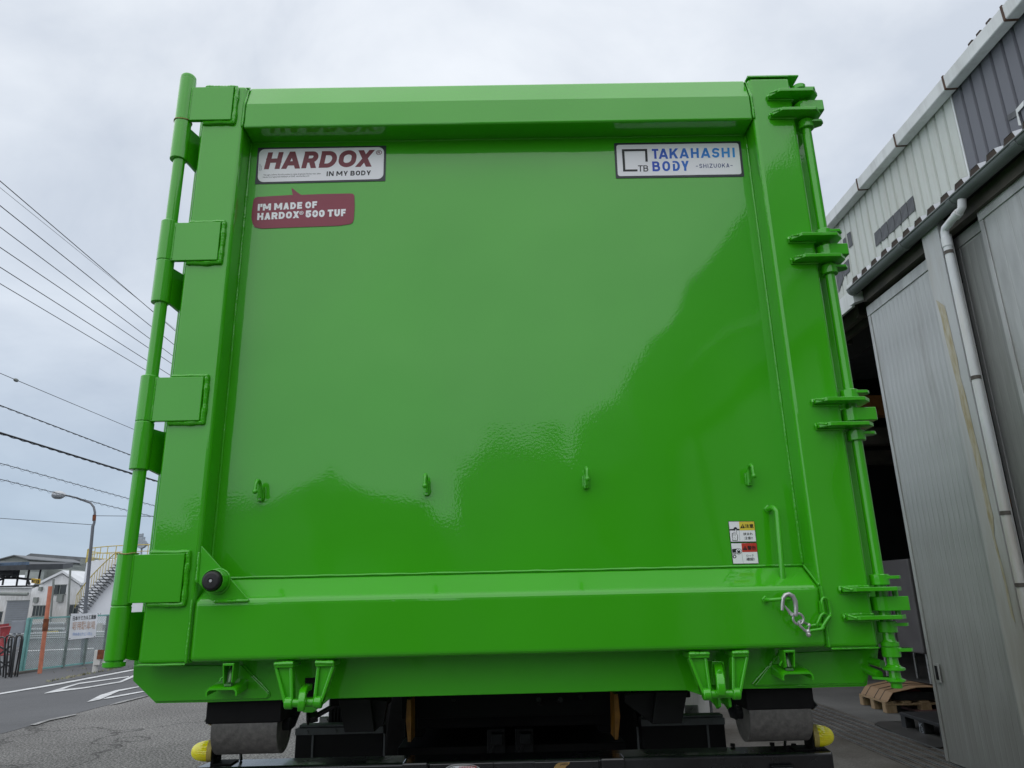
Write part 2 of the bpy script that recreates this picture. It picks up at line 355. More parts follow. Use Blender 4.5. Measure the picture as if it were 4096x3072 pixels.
def glyph(ch, open_a=False):
    S = []
    if ch == 'A':
        S = [[(0,0),(.5,1)], [(1,0),(.5,1)], ([(.2,.25),(.8,.25)] if not open_a else [(.38,.22),(.62,.22)])]
    elif ch == 'B': S = [[(0,0),(0,1)], [(0,1),(.55,1)] + arcp(.6,.77,.3,.23,90,-90) + [(0,.54)], [(0,.53)] + arcp(.64,.265,.36,.265,90,-90) + [(0,0)]]
    elif ch == 'D': S = [[(0,0),(0,1)], [(0,1),(.40,1)] + arcp(.45,.5,.55,.5,90,-90,12) + [(0,0)]]
    elif ch == 'E': S = [[(1,1),(0,1),(0,0),(1,0)], [(0,.5),(.85,.5)]]
    elif ch == 'F': S = [[(1,1),(0,1),(0,0)], [(0,.5),(.85,.5)]]
    elif ch == 'H': S = [[(0,0),(0,1)], [(1,0),(1,1)], [(0,.5),(1,.5)]]
    elif ch == 'I': S = [[(.5,0),(.5,1)]]
    elif ch == 'K': S = [[(0,0),(0,1)], [(.08,.40),(1,1)], [(.38,.60),(1,0)]]
    elif ch == 'M': S = [[(0,0),(0,1)], [(1,0),(1,1)], [(0,1),(.5,.3)], [(1,1),(.5,.3)]]
    elif ch == 'N': S = [[(0,0),(0,1)], [(1,0),(1,1)], [(0,1),(1,0)]]
    elif ch in 'O0': S = [arcp(.5,.62,.5,.38,0,180,12) + arcp(.5,.38,.5,.38,180,360,12) + [(1,.62)]]
    elif ch == 'R': S = [[(0,0),(0,1)], [(0,1),(.55,1)] + arcp(.6,.72,.38,.28,90,-90) + [(0,.44)], [(.5,.44),(1,0)]]
    elif ch == 'S': S = [[(.95,.92)] + arcp(.55,.76,.42,.24,60,180) + arcp(.4,.74,.3,.24,200,250,3) + arcp(.55,.27,.42,.25,60,0,4) + arcp(.5,.27,.46,.27,-10,-150,8)]
    elif ch == 'T': S = [[(0,1),(1,1)], [(.5,0),(.5,1)]]
    elif ch == 'U': S = [[(0,1)] + arcp(.5,.4,.5,.4,180,360,12) + [(1,1)]]
    elif ch == 'X': S = [[(0,0),(1,1)], [(0,1),(1,0)]]
    elif ch == 'Y': S = [[(0,1),(.5,.42)], [(1,1),(.5,.42)], [(.5,.5),(.5,0)]]
    elif ch == 'Z': S = [[(0,1),(1,1),(0,0),(1,0)]]
    elif ch == '5': S = [[(.95,1),(.08,1),(.05,.56),(.5,.6)] + arcp(.5,.3,.48,.3,80,-150,10)]
    elif ch == '-': S = [[(0,.45),(1,.45)]]
    elif ch == "'": S = [[(.6,1),(.4,.75)]]
    return S
GW = {'I': .26, "'": .14, 'M': 1.2, 'E': .74, 'F': .72, '-': .6, 'T': .86, 'N': .95, ' ': .14}
def signage(body, LL, LR, UL, th, m, parent, name='lettering', lift=0.0018, gap=0.28, widths=None, open_a=False, aw=0.86):
    """heavy capitals drawn as mitred strokes, fitted to the parallelogram; th = stroke / height"""
    LL, LR, UL = Vector(LL), Vector(LR), Vector(UL); H_ = (UL - LL).length; t = th * H_; up = (UL - LL) / H_; rt = (LR - LL); Wd = rt.length; rt = rt / Wd
    ws = [(GW.get(c, aw)) for c in body]; tot = sum(ws) + gap * (len(body) - 1); k = Wd / tot; x = 0; mb = MB(); li = 0
    nrm = rt.cross(up).normalized()
    if nrm.y > 0: nrm = -nrm
    for c, w_ in zip(body, ws):
        gw = w_ * k
        for st in glyph(c, open_a):
            li += 1
            P = [LL + rt * (x + (t/2 + (gw - t) * px_ if gw > t else gw/2)) + up * (t/2 + (H_ - t) * py_) + nrm * (lift + 0.00004 * (li % 4)) for px_, py_ in st]
            P2 = [P[0]]
            for q in P[1:]:
                if (q - P2[-1]).length > 1e-5: P2.append(q)
            P = P2; n = len(P); closed = (P[0] - P[-1]).length < t * .3; 
            if closed: P = P[:-1]; n -= 1
            if n == 2 and abs((P[1] - P[0]).normalized().dot(up)) > .3:      # straight stroke with level ends
                sg_ = 1 if (P[1] - P[0]).dot(up) > 0 else -1; P = [P[0] - up * sg_ * t/2, P[1] + up * sg_ * t/2]; v_ = abs((P[1] - P[0]).normalized().dot(up)); hw = rt * (t/2/v_)
                mb.add([P[0] - hw, P[0] + hw, P[1] + hw, P[1] - hw], [(0, 1, 2, 3)]); continue
            Ls, Rs = [], []
            for i in range(n):
                if closed: a_, b_ = P[i-1], P[(i+1) % n]
                else: a_, b_ = P[max(i-1, 0)], P[min(i+1, n-1)]
                d1 = (P[i] - a_).normalized() if (P[i] - a_).length > 1e-6 else (b_ - P[i]).normalized()
                d2 = (b_ - P[i]).normalized() if (b_ - P[i]).length > 1e-6 else d1
                n1_ = d1.cross(nrm); n2_ = d2.cross(nrm); mm_ = (n1_ + n2_); mm_.normalize(); cs = max(.42, mm_.dot(n1_))
                p = P[i]
                if not closed and i == 0: p = p - d2 * t/2 if c not in 'AKXYRB' or st[0][1] in (0, 1) and c not in 'AKXY' else p - d2 * t * .35
                if not closed and i == n-1: p = p + d1 * t/2 if c not in 'AKXYRB' or st[-1][1] in (0, 1) and c not in 'AKXY' else p + d1 * t * .35
                Ls.append(p + mm_ * (t/2/cs)); Rs.append(p - mm_ * (t/2/cs))
            o = len(mb.v); mb.add(Ls + Rs, [(i, (i+1) % n, n + (i+1) % n, n + i) for i in range(n if closed else n-1)])
        x += (w_ + gap) * k
    return mb.build(name, m, parent)
def flat(pts, m, parent, name, lift=0.0, th=0.0006, label=None, **kw):
    """thin film cut to an outline in the door-sheet plane"""
    return MB().prism([Vector(p) + Vector((0, -lift, 0)) for p in pts], (0, -th, 0)).build(name, m, parent, label=label, **kw)
def rrect(c, rad, n=6):
    """rounded quad from 4 corners (LL, LR, UR, UL)"""
    c = [Vector(p) for p in c]; out = []
    for i in range(4):
        p = c[i]; a = (c[i-1] - p).normalized(); b = (c[(i+1) % 4] - p).normalized()
        for k in range(n + 1):
            t = k / n * math.pi / 2
            out.append(p + a * rad * (1 - math.sin(t)) + b * rad * (1 - math.cos(t)))
    return out
def stadium(c, ax, side, L, rad, n=10):
    """centre line of a chain link"""
    c = Vector(c); ax = Vector(ax).normalized(); side = Vector(side); side = (side - ax * side.dot(ax)).normalized(); pts = []
    for k in range(n + 1):
        t = -math.pi/2 + math.pi * k / n; pts.append(c + ax * (L/2 - rad + rad * math.cos(t)) + side * rad * math.sin(t))
    for k in range(n + 1):
        t = math.pi/2 + math.pi * k / n; pts.append(c + ax * (-L/2 + rad + rad * math.cos(t)) + side * rad * math.sin(t))
    return pts

# ================================================================== GROUND
def sheet(name, pts, m, z=0.0):
    return struct(MB().add([(p[0], p[1], z) for p in pts], [list(range(len(pts)))]).build(name, m, origin=(0, 0, z)))
sheet('ground', [(-600,-400),(600,-400),(600,900),(-600,900)], ASPH_ROUGH)
sheet('road', [(-9.0,-60),(-5.12,-60),(-5.05,9),(-4.9,14),(-4.6,400),(-8.6,400),(-9.0,20)], ASPH_ROAD, 0.004)
sheet('car_park', [(-60,-60),(-10.3,-60),(-10.3,17),(-10.0,60),(-60,60)], ASPH_ROAD, 0.006)
sheet('pavement', [(-10.3,-60),(-8.2,-60),(-7.95,12),(-7.6,25),(-7.6,80),(-10.1,80),(-10.3,17)], ASPH_ROAD, 0.010)
sheet('concrete_apron', [(2.6,-30),(5.3,-30),(5.3,40),(2.9,40),(2.4,10),(2.7,3)], CONC, 0.005)
sheet('workshop_floor', [(5.3,-20),(16,-20),(16,16),(5.3,16)], CONC_IN, 0.008)
def gmark(name, pts, m=None, z=0.014):
    q = [PZ(k, x, y, z) for k, x, y in pts]
    return struct(MB().add([(p.x, p.y, z) for p in q], [list(range(len(q)))]).build(name, m or LINEW))
gmark('road_marking', [('H',-40,1400),('H',500,1308),('H',1105,1196),('H',1110,1205),('H',505,1320),('H',-40,1411)])
gmark('road_marking', [('H',366,1395),('H',430,1374),('H',560,1335),('H',650,1310),('H',1068,1253),('H',1068,1261),('H',660,1318),('H',575,1342),('H',520,1362),('H',700,1345),('H',990,1297),('H',1105,1245),('H',1105,1262),('H',1010,1303),('H',700,1354),('H',370,1397)])
gmark('road_marking', [('H',718,1468),('H',830,1410),('H',960,1370),('H',1150,1337),('H',1150,1345),('H',985,1378),('H',925,1405),('H',830,1447)])
gmark('road_marking', [('H',850,1443),('H',900,1425),('H',1180,1377),('H',1200,1382),('H',905,1437)])
gmark('road_marking', [('H',900,1493),('H',1000,1462),('H',1240,1405),('H',1240,1413),('H',1010,1472)], LINEOLD)
gmark('road_marking', [('H',250,1655),('H',400,1610),('H',630,1565),('H',635,1573),('H',410,1620),('H',290,1659)], LINEOLD)
gmark('road_marking', [('H',150,1043),('H',780,1018),('H',780,1025),('H',150,1050)], LINEW)

# ================================================================== CONTAINER
H0, H1, W = 1.30, 3.476, 2.36
box_root = thing('hooklift_container', 'bright green steel hooklift container with side hinged rear door, mounted on the truck', 'container', (1.18, 1.5, 1.13))
CR = box_root
def cb(a, b, name='plate', bevel=0.004, m=None, parent=None, **kw): return MB().box(a, b).build(name, m or GREEN, parent or CR, bevel, **kw)
# posts of the door: box section, rounded bends
def door_post(xa, xb, lab):
    return MB().box((xa, 0, H0), (xb, 0.11, H1)).build('door_post', GREEN, CR, 0.014, 4, label=lab)
lp = door_post(0.0, 0.166, 'left door post carrying the hinge plates')
rp = door_post(2.192, W, 'right door post carrying the lock plates')
# top beam with bevelled upper half
zt = PY('X', 1200, 275, 0.03).z
tb_prof = [(0.0, 3.278), (0.11, 3.278), (0.11, zt), (0.035, zt), (0.0, 3.388)]
tb = MB().prism([(0.168, y, z) for y, z in tb_prof], (2.022, 0, 0)).build('top_beam', GREEN, CR, 0.008, 3)
bead(tb, [(0.166, -0.001, 3.285), (0.166, -0.001, 3.388), (0.166, 0.034, zt)], [(2.194, -0.001, 3.285), (2.194, -0.001, 3.388), (2.194, 0.034, zt)], r=0.005)
# bottom beam with sloping top
bb_prof = [(-0.004, H0 + 0.004), (0.10, H0 + 0.004), (0.10, 1.562), (-0.004, 1.490)]
bbm = MB().prism([(0.164, y, z) for y, z in bb_prof], (2.03, 0, 0)).build('bottom_beam', GREEN, CR, 0.016, 4)
bead(bbm, [(0.159, -0.004, 1.495), (0.157, -0.004, 1.302)], [(2.199, -0.004, 1.492), (2.199, -0.004, 1.305)], [(0.20, 0.099, 1.563), (2.19, 0.099, 1.563)], [(2.195, 0.0, 1.495), (2.19, 0.095, 1.562)], r=0.005)
bead(lp, [(0.004, -0.002, 1.299), (0.155, -0.002, 1.299)], r=0.004); bead(rp, [(2.205, -0.002, 1.299), (2.358, -0.002, 1.299)], r=0.004)
bead(rp, [(2.19, -0.001, 3.478), (2.355, -0.001, 3.478)], r=0.004)
# door sheet
dp = MB().box((0.12, 0.10, 1.50), (2.24, 0.112, 3.40)).build('door_sheet', GREEN, CR)
bead(dp, [(0.168, 0.099, 3.27), (0.168, 0.099, 1.57)], [(2.190, 0.099, 3.27), (2.190, 0.099, 1.57)], r=0.006)
bead(dp, [(0.18, 0.099, 3.276), (2.18, 0.099, 3.276)], r=0.004)
# rear frame of the body behind the door
for xa, xb, lab in ((-0.070, 0.09, 'left corner post of the body behind the door'), (2.28, 2.446, 'right corner post of the body behind the door')):
    MB().box((xa, 0.135, 1.30), (xb, 0.28, 3.50)).build('corner_post', GREEN, CR, 0.006, label=lab)
cb((0.09, 0.14, 3.36), (2.28, 0.28, 3.47), 'header_rail')
tp = PY('Y', 2050, 75, 0.1)
MB().box((2.19, 0.0, H1 + 0.004), (2.40, 0.26, H1 + 0.012)).build('cap_plate', GREEN, CR, 0.003)
MB().box((0.03, 0.02, H1 + 0.002), (0.168, 0.2, H1 + 0.008)).build('cap_plate', GREEN, CR, 0.002)
for xa, xb in ((-0.03, -0.022), (2.382, 2.39)):
    MB().box((xa, 0.28, 1.28), (xb, 6.3, 3.44)).build('side_wall', GREEN, CR)
for i in range(9):
    for xa, xb in ((-0.09, -0.031), (2.391, 2.45)):
        if i == 0: continue
        MB().box((xa, 0.28 + i*0.7, 1.25), (xb, 0.36 + i*0.7, 3.40)).build('side_rib', GREEN, CR)
for xa, xb in ((-0.06, 0.0), (2.36, 2.42)):
    MB().box((xa, 0.285, 3.44), (xb, 6.3, 3.52)).build('top_rail', GREEN, CR, 0.005)
MB().box((-0.02, 0.28, 1.20), (2.38, 6.3, 1.25)).build('floor_plate', GREEN, CR)
MB().box((-0.03, 6.28, 1.2), (2.39, 6.34, 3.45)).build('front_wall', GREEN, CR)
# rear sill (plate seen below the door)
sp = [('G',272,1165),('G',272,1290),('G',462,1480),('G',900,1472),('Z',1145,2800),('Rr',610,1280),('Rr',905,1490),('Rr',1040,1585),('Rr',1250,1585),('Rr',1340,1535),('Rr',1700,1235),
      ('I',2020,665),('Kk',0,527),('Kk',610,520),('S',250,800),('S',640,930),('S',780,1082),('S',860,1040),('S',900,1040),('S',980,1082),('S',1010,910),('S',1240,768),('Kk',1860,495),('Q',530,1545),('Q',560,1530),('Q',608,1210),('Q',700,1180),('Q',760,1045)]
pts = [PY(k, x, y, 0.115) for k, x, y in sp]
pts = [Vector((p.x, 0.115, min(p.z, 1.335))) for p in pts]
pts[0].z = 1.335; pts[-1].z = 1.335
sill = MB().prism(pts, (0, 0.012, 0)).build('rear_sill', GREEN, CR, 0.002)
dl = [PY(k, x, y, 0.113) for k, x, y in (('T',-330,1225),('T',1950,1175),('T',2060,1120),('T',2060,1040),('T',1330,270),('T',-900,270))]
bead(sill, [dl[0], dl[1], dl[2], dl[3], dl[4]], r=0.0045)
dr = [PY(k, x, y, 0.113) for k, x, y in (('S',2060,60),('S',1530,660),('S',1600,690),('S',2212,700),('Q',510,1505),('Q',545,1450),('Q',580,1180))]
bead(sill, dr, r=0.0045)
dl2 = [PY(k, x, y, 0.112) for k, x, y in (('G',280,1290),('G',455,1462),('G',900,1452),('G',1390,1435),('G',1408,1400),('G',1180,1165),('G',285,1165))]
MB().prism(dl2, (0, -0.006, 0)).build('sill_doubler', GREEN, CR, 0.002)
dr2 = [PY(k, x, y, 0.112) for k, x, y in (('S',2040,60),('S',1560,690),('Q',510,1500),('Q',548,1450),('Q',575,1175),('Q',640,1165),('Q',700,1050))]
MB().prism(dr2, (0, -0.006, 0)).build('sill_doubler', GREEN, CR, 0.002)
MB().box((0.10, 0.129, 1.19), (2.26, 0.20, 1.30)).build('sill_box', GREEN, CR)

# ---- hinges on the left
HX, HY, HR = -0.070, -0.0, 0.031
KN = [(('A',235,82),('A',212,348),('A',178,590)), (('A',130,985),('A',98,1237),('A',60,1502)),
      (('DD',325,808),('DD',316,908),('DD',305,1012)), (('G',235,234),('G',175,672),('G',120,1131))]
PLT = [(('A',288,155),('A',508,359)), (('A',182,1012),('A',422,1246)), (('DD',350,815),('DD',430,908)), (('G',315,245),('G',660,640))]
GUS = [(('A',300,480),('A',290,715)), (('A',200,1330),('A',185,1590)), (('DD',352,928),('DD',342,1022)), (('G',350,690),('G',300,1095))]
for i, (a, b, c) in enumerate(KN):
    z0, z1, z2 = [PY(*q, HY - HR).z for q in (a, b, c)]
    MB().cyl((HX, HY, z1 + 0.0007), (HX, HY, z0), HR, 40).build('hinge_knuckle', GREEN, CR, 0.003)
    MB().cyl((HX, HY, z2), (HX, HY, z1 - 0.0007), HR, 40).build('hinge_knuckle', GREEN, CR, 0.003)
    MB().cyl((HX, HY, z1 - .02), (HX, HY, z1 + .02), HR - 0.0022, 32).build('hinge_rod', GREEN, CR)
    if i == 0:
        MB().lathe((HX, HY, z0), (0, 0, 1), [(0.0, 0.030), (0.012, 0.030), (0.018, 0.027), (0.019, 0.0)], 40).build('hinge_cap', GREEN, CR)
    if i in (0, 3):
        MB().tube([(HX + (HR+.0012)*math.cos(t*.2), HY + (HR+.0012)*math.sin(t*.2), (z1 if i == 0 else z0) + .002*math.sin(t*.7)) for t in range(32)], 0.002, 6).build('tie_wire', mat('frayed_paint_line', (0.35, 0.30, 0.12), 0.8), CR)
    pa, pb = PY(*PLT[i][0], -0.017), PY(*PLT[i][1], -0.017)
    if i == 0: za = pa.z
    pl = MB().box((HX + 0.012, -0.017, pb.z), (max(pa.x, pb.x) if i == 0 else pb.x, 0.0, pa.z)).build('hinge_plate', GREEN, CR, 0.002)
    xr = max(pa.x, pb.x) if i == 0 else pb.x
    bead(pl, [(0.008, -0.005, pa.z + 0.005), (xr + 0.008, -0.006, pa.z + 0.005), (xr + 0.008, -0.006, pb.z - 0.006), (0.012, -0.004, pb.z - 0.006)], r=0.0098, step=0.004)
    bead(pl, [(HX + HR - 0.002, -0.016, pb.z + .004), (HX + HR - 0.002, -0.016, pa.z - .004)], r=0.004)
    zt_, zb_ = (z1 - 0.02), (z2 + 0.01)
    MB().prism([(HX + 0.01, 0.0, zt_), (HX + 0.01, 0.0, zb_), (HX + 0.03, 0.03, zb_ - 0.012), (-0.02, 0.15, zb_ - 0.03), (-0.02, 0.15, zt_)], (0.012, -0.006, 0)).build('hinge_gusset', GREEN, CR, 0.002)
ztop = PY('A', 235, 600, -.03).z
for i in range(3):
    za = PY(*KN[i][2], HY - HR).z; zb = PY(*KN[i+1][0], HY - HR).z
    MB().cyl((HX + 0.004, 0, zb - 0.02), (HX + 0.004, 0, za + 0.02), 0.0215, 32).build('hinge_rod', GREEN, CR)
z3 = PY(*KN[3][2], -0.031).z; z4 = PY('G', 112, 1192, -0.03).z
MB().cyl((HX, 0, z3 - 0.01), (HX, 0, z3 + .01), 0.026, 32).build('hinge_rod', GREEN, CR)
MB().lathe((HX, 0, z4), (0, 0, 1), [(0, 0.026), (0.004, 0.0335), (z3 - z4 - 0.004, 0.0335), (z3 - z4 - 0.003, 0.0)], 40).build('hinge_washer', GREEN, CR)

# ---- lock gear on the right
LX, LY = 2.404, 0.018
anch = [('D',345,170), ('D',485,1127), ('U',985,425), ('Q',270,235)]
zs = [PY(*a, -0.052).z for a in anch]
anch2 = [('D',345,295), ('D',500,1268), ('U',1055,815), ('Q',330,612)]
zs2 = [PY(*a, -0.052).z for a in anch2]
def lock_plate(z):
    t = 0.013; xl, xr = 2.262, 2.452
    poly = [(xl + 0.028, -0.052), (xr - 0.03, -0.052), (xr, -0.020), (xr, 0.05), (xr - .02, 0.07), (W + 0.006, 0.07), (W + 0.006, 0.0), (xl, 0.0), (xl, -0.022)]
    p = MB().prism([(x, y, z - t) for x, y in poly], (0, 0, t)).build('lock_plate', GREEN, CR, 0.0015)
    bead(p, [(W - 0.004, -0.003, z + 0.003), (xl - 0.003, -0.003, z + 0.003), (xl - 0.005, -0.01, z - t/2), (xl - 0.003, -0.003, z - t - 0.003), (W - 0.004, -0.003, z - t - 0.003)],
         [(xl + 0.001, -0.02, z + 0.0015), (xl + 0.02, -0.045, z - t/2)], r=0.0055, step=0.004)
    return p
def collar(z0, z1, lug=True, r=0.030):
    c = MB().lathe((LX, LY, z0), (0, 0, 1), [(0, r - .002), (0.002, r), (z1 - z0 - .002, r), (z1 - z0, r - .002)], 36).build('lock_collar', GREEN, CR)
    if lug:
        zm = z0 + (z1 - z0) * 0.55
        poly = [(LX + 0.012, LY - 0.028), (LX + 0.052, LY - 0.028), (LX + 0.066, LY - 0.012), (LX + 0.066, LY + 0.006), (LX + 0.03, LY + 0.03), (LX + 0.01, LY + 0.02)]
        MB().prism([(x, y, zm) for x, y in poly], (0, 0, 0.010)).build('collar_lug', GREEN, c, 0.001)
        bead(c, [(LX + 0.016, LY - 0.024, zm + 0.008), (LX + 0.026, LY - 0.015, zm + .011)], r=0.0035)
    return c
for i in range(4):
    za, zb = zs[i], zs2[i]
    lock_plate(za); lock_plate(zb)
    # keeper block fixed to the body
    zc0, zc1 = zb + 0.012, za - 0.030
    pr = []
    for k in range(9):
        t = math.pi * (0.5 + k / 8); pr.append((LX - 0.004 + 0.030 * math.cos(t), LY + 0.0 + 0.036 * math.sin(t) * -1))
    pr = [(LX - 0.004, LY + 0.036)] + [(LX - 0.004 + 0.032 * math.cos(math.pi/2 + math.pi*k/10), LY + 0.036 * math.sin(math.pi/2 + math.pi*k/10)) for k in range(1, 10)] + [(LX - 0.004, LY - 0.036), (LX + 0.066, LY - 0.036), (LX + 0.070, LY - 0.030), (LX + 0.070, LY + 0.075), (LX + 0.02, LY + 0.11), (LX - .004, LY + 0.11)]
    MB().prism([(x, y, zc0) for x, y in pr], (0, 0, zc1 - zc0)).build('lock_block', GREEN, CR, 0.002)
    MB().cyl((LX, LY, zb - 0.045), (LX, LY, za + 0.03), 0.019, 30).build('lock_rod', GREEN, CR)
    if i == 3:
        MB().cyl((LX + 0.044, LY, zb), (LX + 0.044, LY, za), 0.0095, 20).build('lock_pin', GREEN, CR)
    if i == 0:
        zt0 = PY('D', 480, 105, -0.01).z
        MB().cyl((LX - .004, LY, za + 0.004), (LX - .004, LY, za + 0.036), 0.0225, 32).build('lock_rod', GREEN, CR)
        MB().cyl((LX - .004, LY, za + 0.040), (LX - .004, LY, za + 0.060), 0.0265, 32).build('lock_collar', GREEN, CR, 0.002)
        MB().prism([(x, y, za + 0.030) for x, y in ((LX + .008, LY - .03), (LX + .046, LY - .03), (LX + .058, LY - .01), (LX + .03, LY + .03))], (0, 0, 0.008)).build('collar_lug', GREEN, CR, 0.001)
    else:
        collar(za + 0.006, za + 0.040)
    collar(zb - 0.055, zb - 0.020)
for i in range(3):
    MB().cyl((LX, LY, zs[i+1] + 0.03), (LX, LY, zs2[i] - 0.05), 0.0175, 32).build('lock_rod', GREEN, CR)
def zQ(y, x=850): return PY('Q', x, y, LY - 0.02).z
MB().lathe((LX, LY, zQ(1020)), (0,0,1), [(0, 0.026), (0.001, 0.0275), (zQ(960)-zQ(1020), 0.0275), (zQ(955)-zQ(1020), 0.022), (zQ(925)-zQ(1020), 0.0185), (zQ(830)-zQ(1020), 0.0175)], 36).build('lock_collar', GREEN, CR)
collar(zQ(1162), zQ(1026), True, 0.028)
MB().lathe((LX, LY, zQ(1340)), (0,0,1), [(0, 0.031), (0.0015, 0.0335), (zQ(1305)-zQ(1340), 0.0335), (zQ(1290)-zQ(1340), 0.024), (zQ(1260)-zQ(1340), 0.018), (zQ(1150)-zQ(1340), 0.0165)], 36).build('lock_flange', GREEN, CR)
MB().lathe((LX, LY, zQ(1580)), (0,0,1), [(0, 0.0155), (0.001, 0.0165), (zQ(1520)-zQ(1580), 0.0165), (zQ(1500)-zQ(1580), 0.024), (zQ(1485)-zQ(1580), 0.029), (zQ(1465)-zQ(1580), 0.029), (zQ(1440)-zQ(1580), 0.018), (zQ(1330)-zQ(1580), 0.0165)], 36).build('lock_flange', GREEN, CR)
hz = zQ(1470)
MB().prism([(LX - 0.012, LY - 0.026, hz), (LX - 0.06, LY + 0.03, hz), (LX - 0.045, LY + 0.06, hz), (LX + 0.02, LY + 0.02, hz)], (0, 0, 0.008)).build('lever_plate', GREEN, CR, 0.001)
MB().tube([(LX - 0.035, LY + 0.03, hz + 0.012), (LX - 0.13, LY + 0.42, hz + 0.10)], 0.014, 20).build('lever_handle', GREEN, CR)
MB().tube([(LX - 0.01, LY + 0.05, zQ(1280)), (LX - 0.12, LY + 0.33, zQ(1280) + 0.05)], 0.013, 16).build('lever_handle', GREEN, CR)
# bar that joins the sill to the lock column
MB().box((2.30, 0.13, zQ(1180)), (LX, 0.14, zQ(1040))).build('sill_bracket', GREEN, CR, 0.002)

# ---- hooks for the tarpaulin on the door sheet
hk = [('V',165,300), ('V',1960,240), ('W',1455,125), ('W',2032,115)]
for k, x, y in hk:
    p = PY(k, x, y, 0.092); x0, z0 = p.x, p.z
    h = MB().box((x0 - 0.008, 0.084, z0 - 0.012), (x0 + 0.008, 0.0995, z0 + 0.035)).build('tarp_hook', GREEN, CR, 0.003)
    path = [(x0, 0.086, z0 - 0.002), (x0, 0.083, z0 + 0.030)]
    for t in range(0, 11):
        a = math.pi * t / 10; path.append((x0, 0.060 + 0.022 * math.cos(a), z0 + 0.038 + 0.018 * math.sin(a)))
    path.append((x0, 0.036, z0 + 0.018))
    mb = MB().tube(path, 0.0062, 12)
    c = Vector((x0, 0.035, z0 + 0.014))
    mb.tube_axis(c, Vector((0, 0, 1)), [(-0.009 * math.cos(q * math.pi / 8), 0.009 * math.sin(q * math.pi / 8)) for q in range(9)], 14)
    mb.build('hook_rod', GREEN, h)
    bead(h, [(x0 + 0.009, 0.095, z0 - 0.008), (x0 + 0.009, 0.095, z0 + 0.038)], [(x0 - 0.009, 0.095, z0 - 0.008), (x0 - 0.009, 0.095, z0 + 0.034)], r=0.004)

# ---- grab handle and holder bar
a = PY('F', 530, 205, 0.095); b = PY('F', 685, 930, 0.03)
c1 = PY('F', 560, 200, 0.06); c2 = PY('F', 595, 225, 0.045)
hb = MB().tube([(a.x, 0.10, a.z), (a.x + 0.004, 0.062, a.z + .001), (a.x + 0.006, 0.052, a.z - 0.004), (a.x + 0.010, 0.046, a.z - 0.014), (b.x, 0.045, b.z - 0.012)], 0.0095, 18).build('grab_handle', GREEN, CR)
bead(hb, [(a.x - .012, 0.098, a.z), (a.x, 0.098, a.z + .012), (a.x + .012, 0.098, a.z), (a.x, 0.098, a.z - .012), (a.x - .012, .098, a.z)],
     [(b.x - .013, 0.045, b.z - .009), (b.x, 0.032, b.z - .014), (b.x + .013, 0.045, b.z - .009)], r=0.005)
a = PY('F', 515, 1065, -0.02); b = PY('F', 735, 1060, -0.035)
hl = MB().tube([(a.x, -0.003, a.z), (a.x, -0.030, a.z), (a.x + .006, -0.040, a.z), (a.x + .012, -0.044, a.z), (b.x - 0.010, -0.044, b.z + .002), (b.x, -0.040, b.z + .002), (b.x + .002, -0.030, b.z + .002), (b.x + .002, -0.003, b.z + .002)], 0.0062, 14).build('hook_bar', GREEN, CR)
bead(hl, [(a.x - .010, -0.006, a.z), (a.x, -0.006, a.z + .01), (a.x + .010, -0.006, a.z), (a.x, -0.006, a.z - .01), (a.x - .01, -.006, a.z)], r=0.0045)
# snap hook
fy = -0.046
def FP(x, y, Y=fy): return PY('F', x, y, Y)
sh = MB().tube([FP(660,1165), FP(662,1120), FP(668,1050), FP(690,1020), FP(722,1010), FP(760,1030), FP(785,1080), FP(792,1140), FP(790,1200), FP(788,1220)], [0.0045,0.006,0.0065,0.0070,0.0075,0.0078,0.0078,0.0072,0.0068,0.006], 14).build('snap_hook', ZINC, CR, label='silver snap hook clipped on the green bar')
MB().tube([FP(685,1120), FP(735,1190), FP(768,1212)], [0.0022, 0.006, 0.0065], 10).build('hook_gate', ZINC, sh)
MB().cyl(FP(752,1203,-0.056), FP(752,1203,-0.036), 0.0045, 12).build('hook_rivet', ZINC, sh)
c = FP(813,1245)
MB().tube([c + Vector((0.0165*math.cos(t*math.pi/12), 0, 0.0165*math.sin(t*math.pi/12))) for t in range(24)], 0.0042, 10, closed=True).build('hook_eye', ZINC, sh)
# shackle
sk = MB().tube([FP(915,1305,-0.022), FP(870,1280,-0.03), FP(835,1262,-0.045), FP(818,1275,-0.052), FP(830,1310,-0.054), FP(870,1350,-0.052), FP(905,1375,-0.05)], 0.0045, 12).build('shackle', ZINC, CR, label='small silver shackle joining hook and chain')
MB().cyl(FP(900,1395,-0.058), FP(918,1305,-0.018), 0.0036, 12).build('shackle_pin', ZINC, sk)
for q in ((905,1365,-0.05), (910,1395,-0.052), (912,1308,-0.024)):
    cc = FP(*q); MB().tube_axis(cc, Vector((0.2, 0, 1)).normalized(), [(-0.008*math.cos(q2*math.pi/6), 0.008*math.sin(q2*math.pi/6)) for q2 in range(7)], 12).build('shackle_eye', ZINC, sk)
# chain
for (xa, ya), (xb, yb), Y, side in (((880,1345),(1045,1315),-0.038,(0,1,0.5)), ((1005,1330),(1070,1200),-0.026,(1,0.3,0.5)), ((1025,1350),(1120,1215),-0.03,(0.6,1,0)), ((1060,1045),(1095,1225),-0.02,(1,0.35,0))):
    pa, pb = FP(xa, ya, Y), FP(xb, yb, Y)
    MB().tube(stadium((pa + pb)/2, pb - pa, side, (pb - pa).length, 0.0135), 0.0048, 10, closed=True).build('chain_link', GREEN, CR)
bead(rp, [FP(1030,1080,-0.012), FP(1035,1190,-0.012)], r=0.0085, step=0.004)

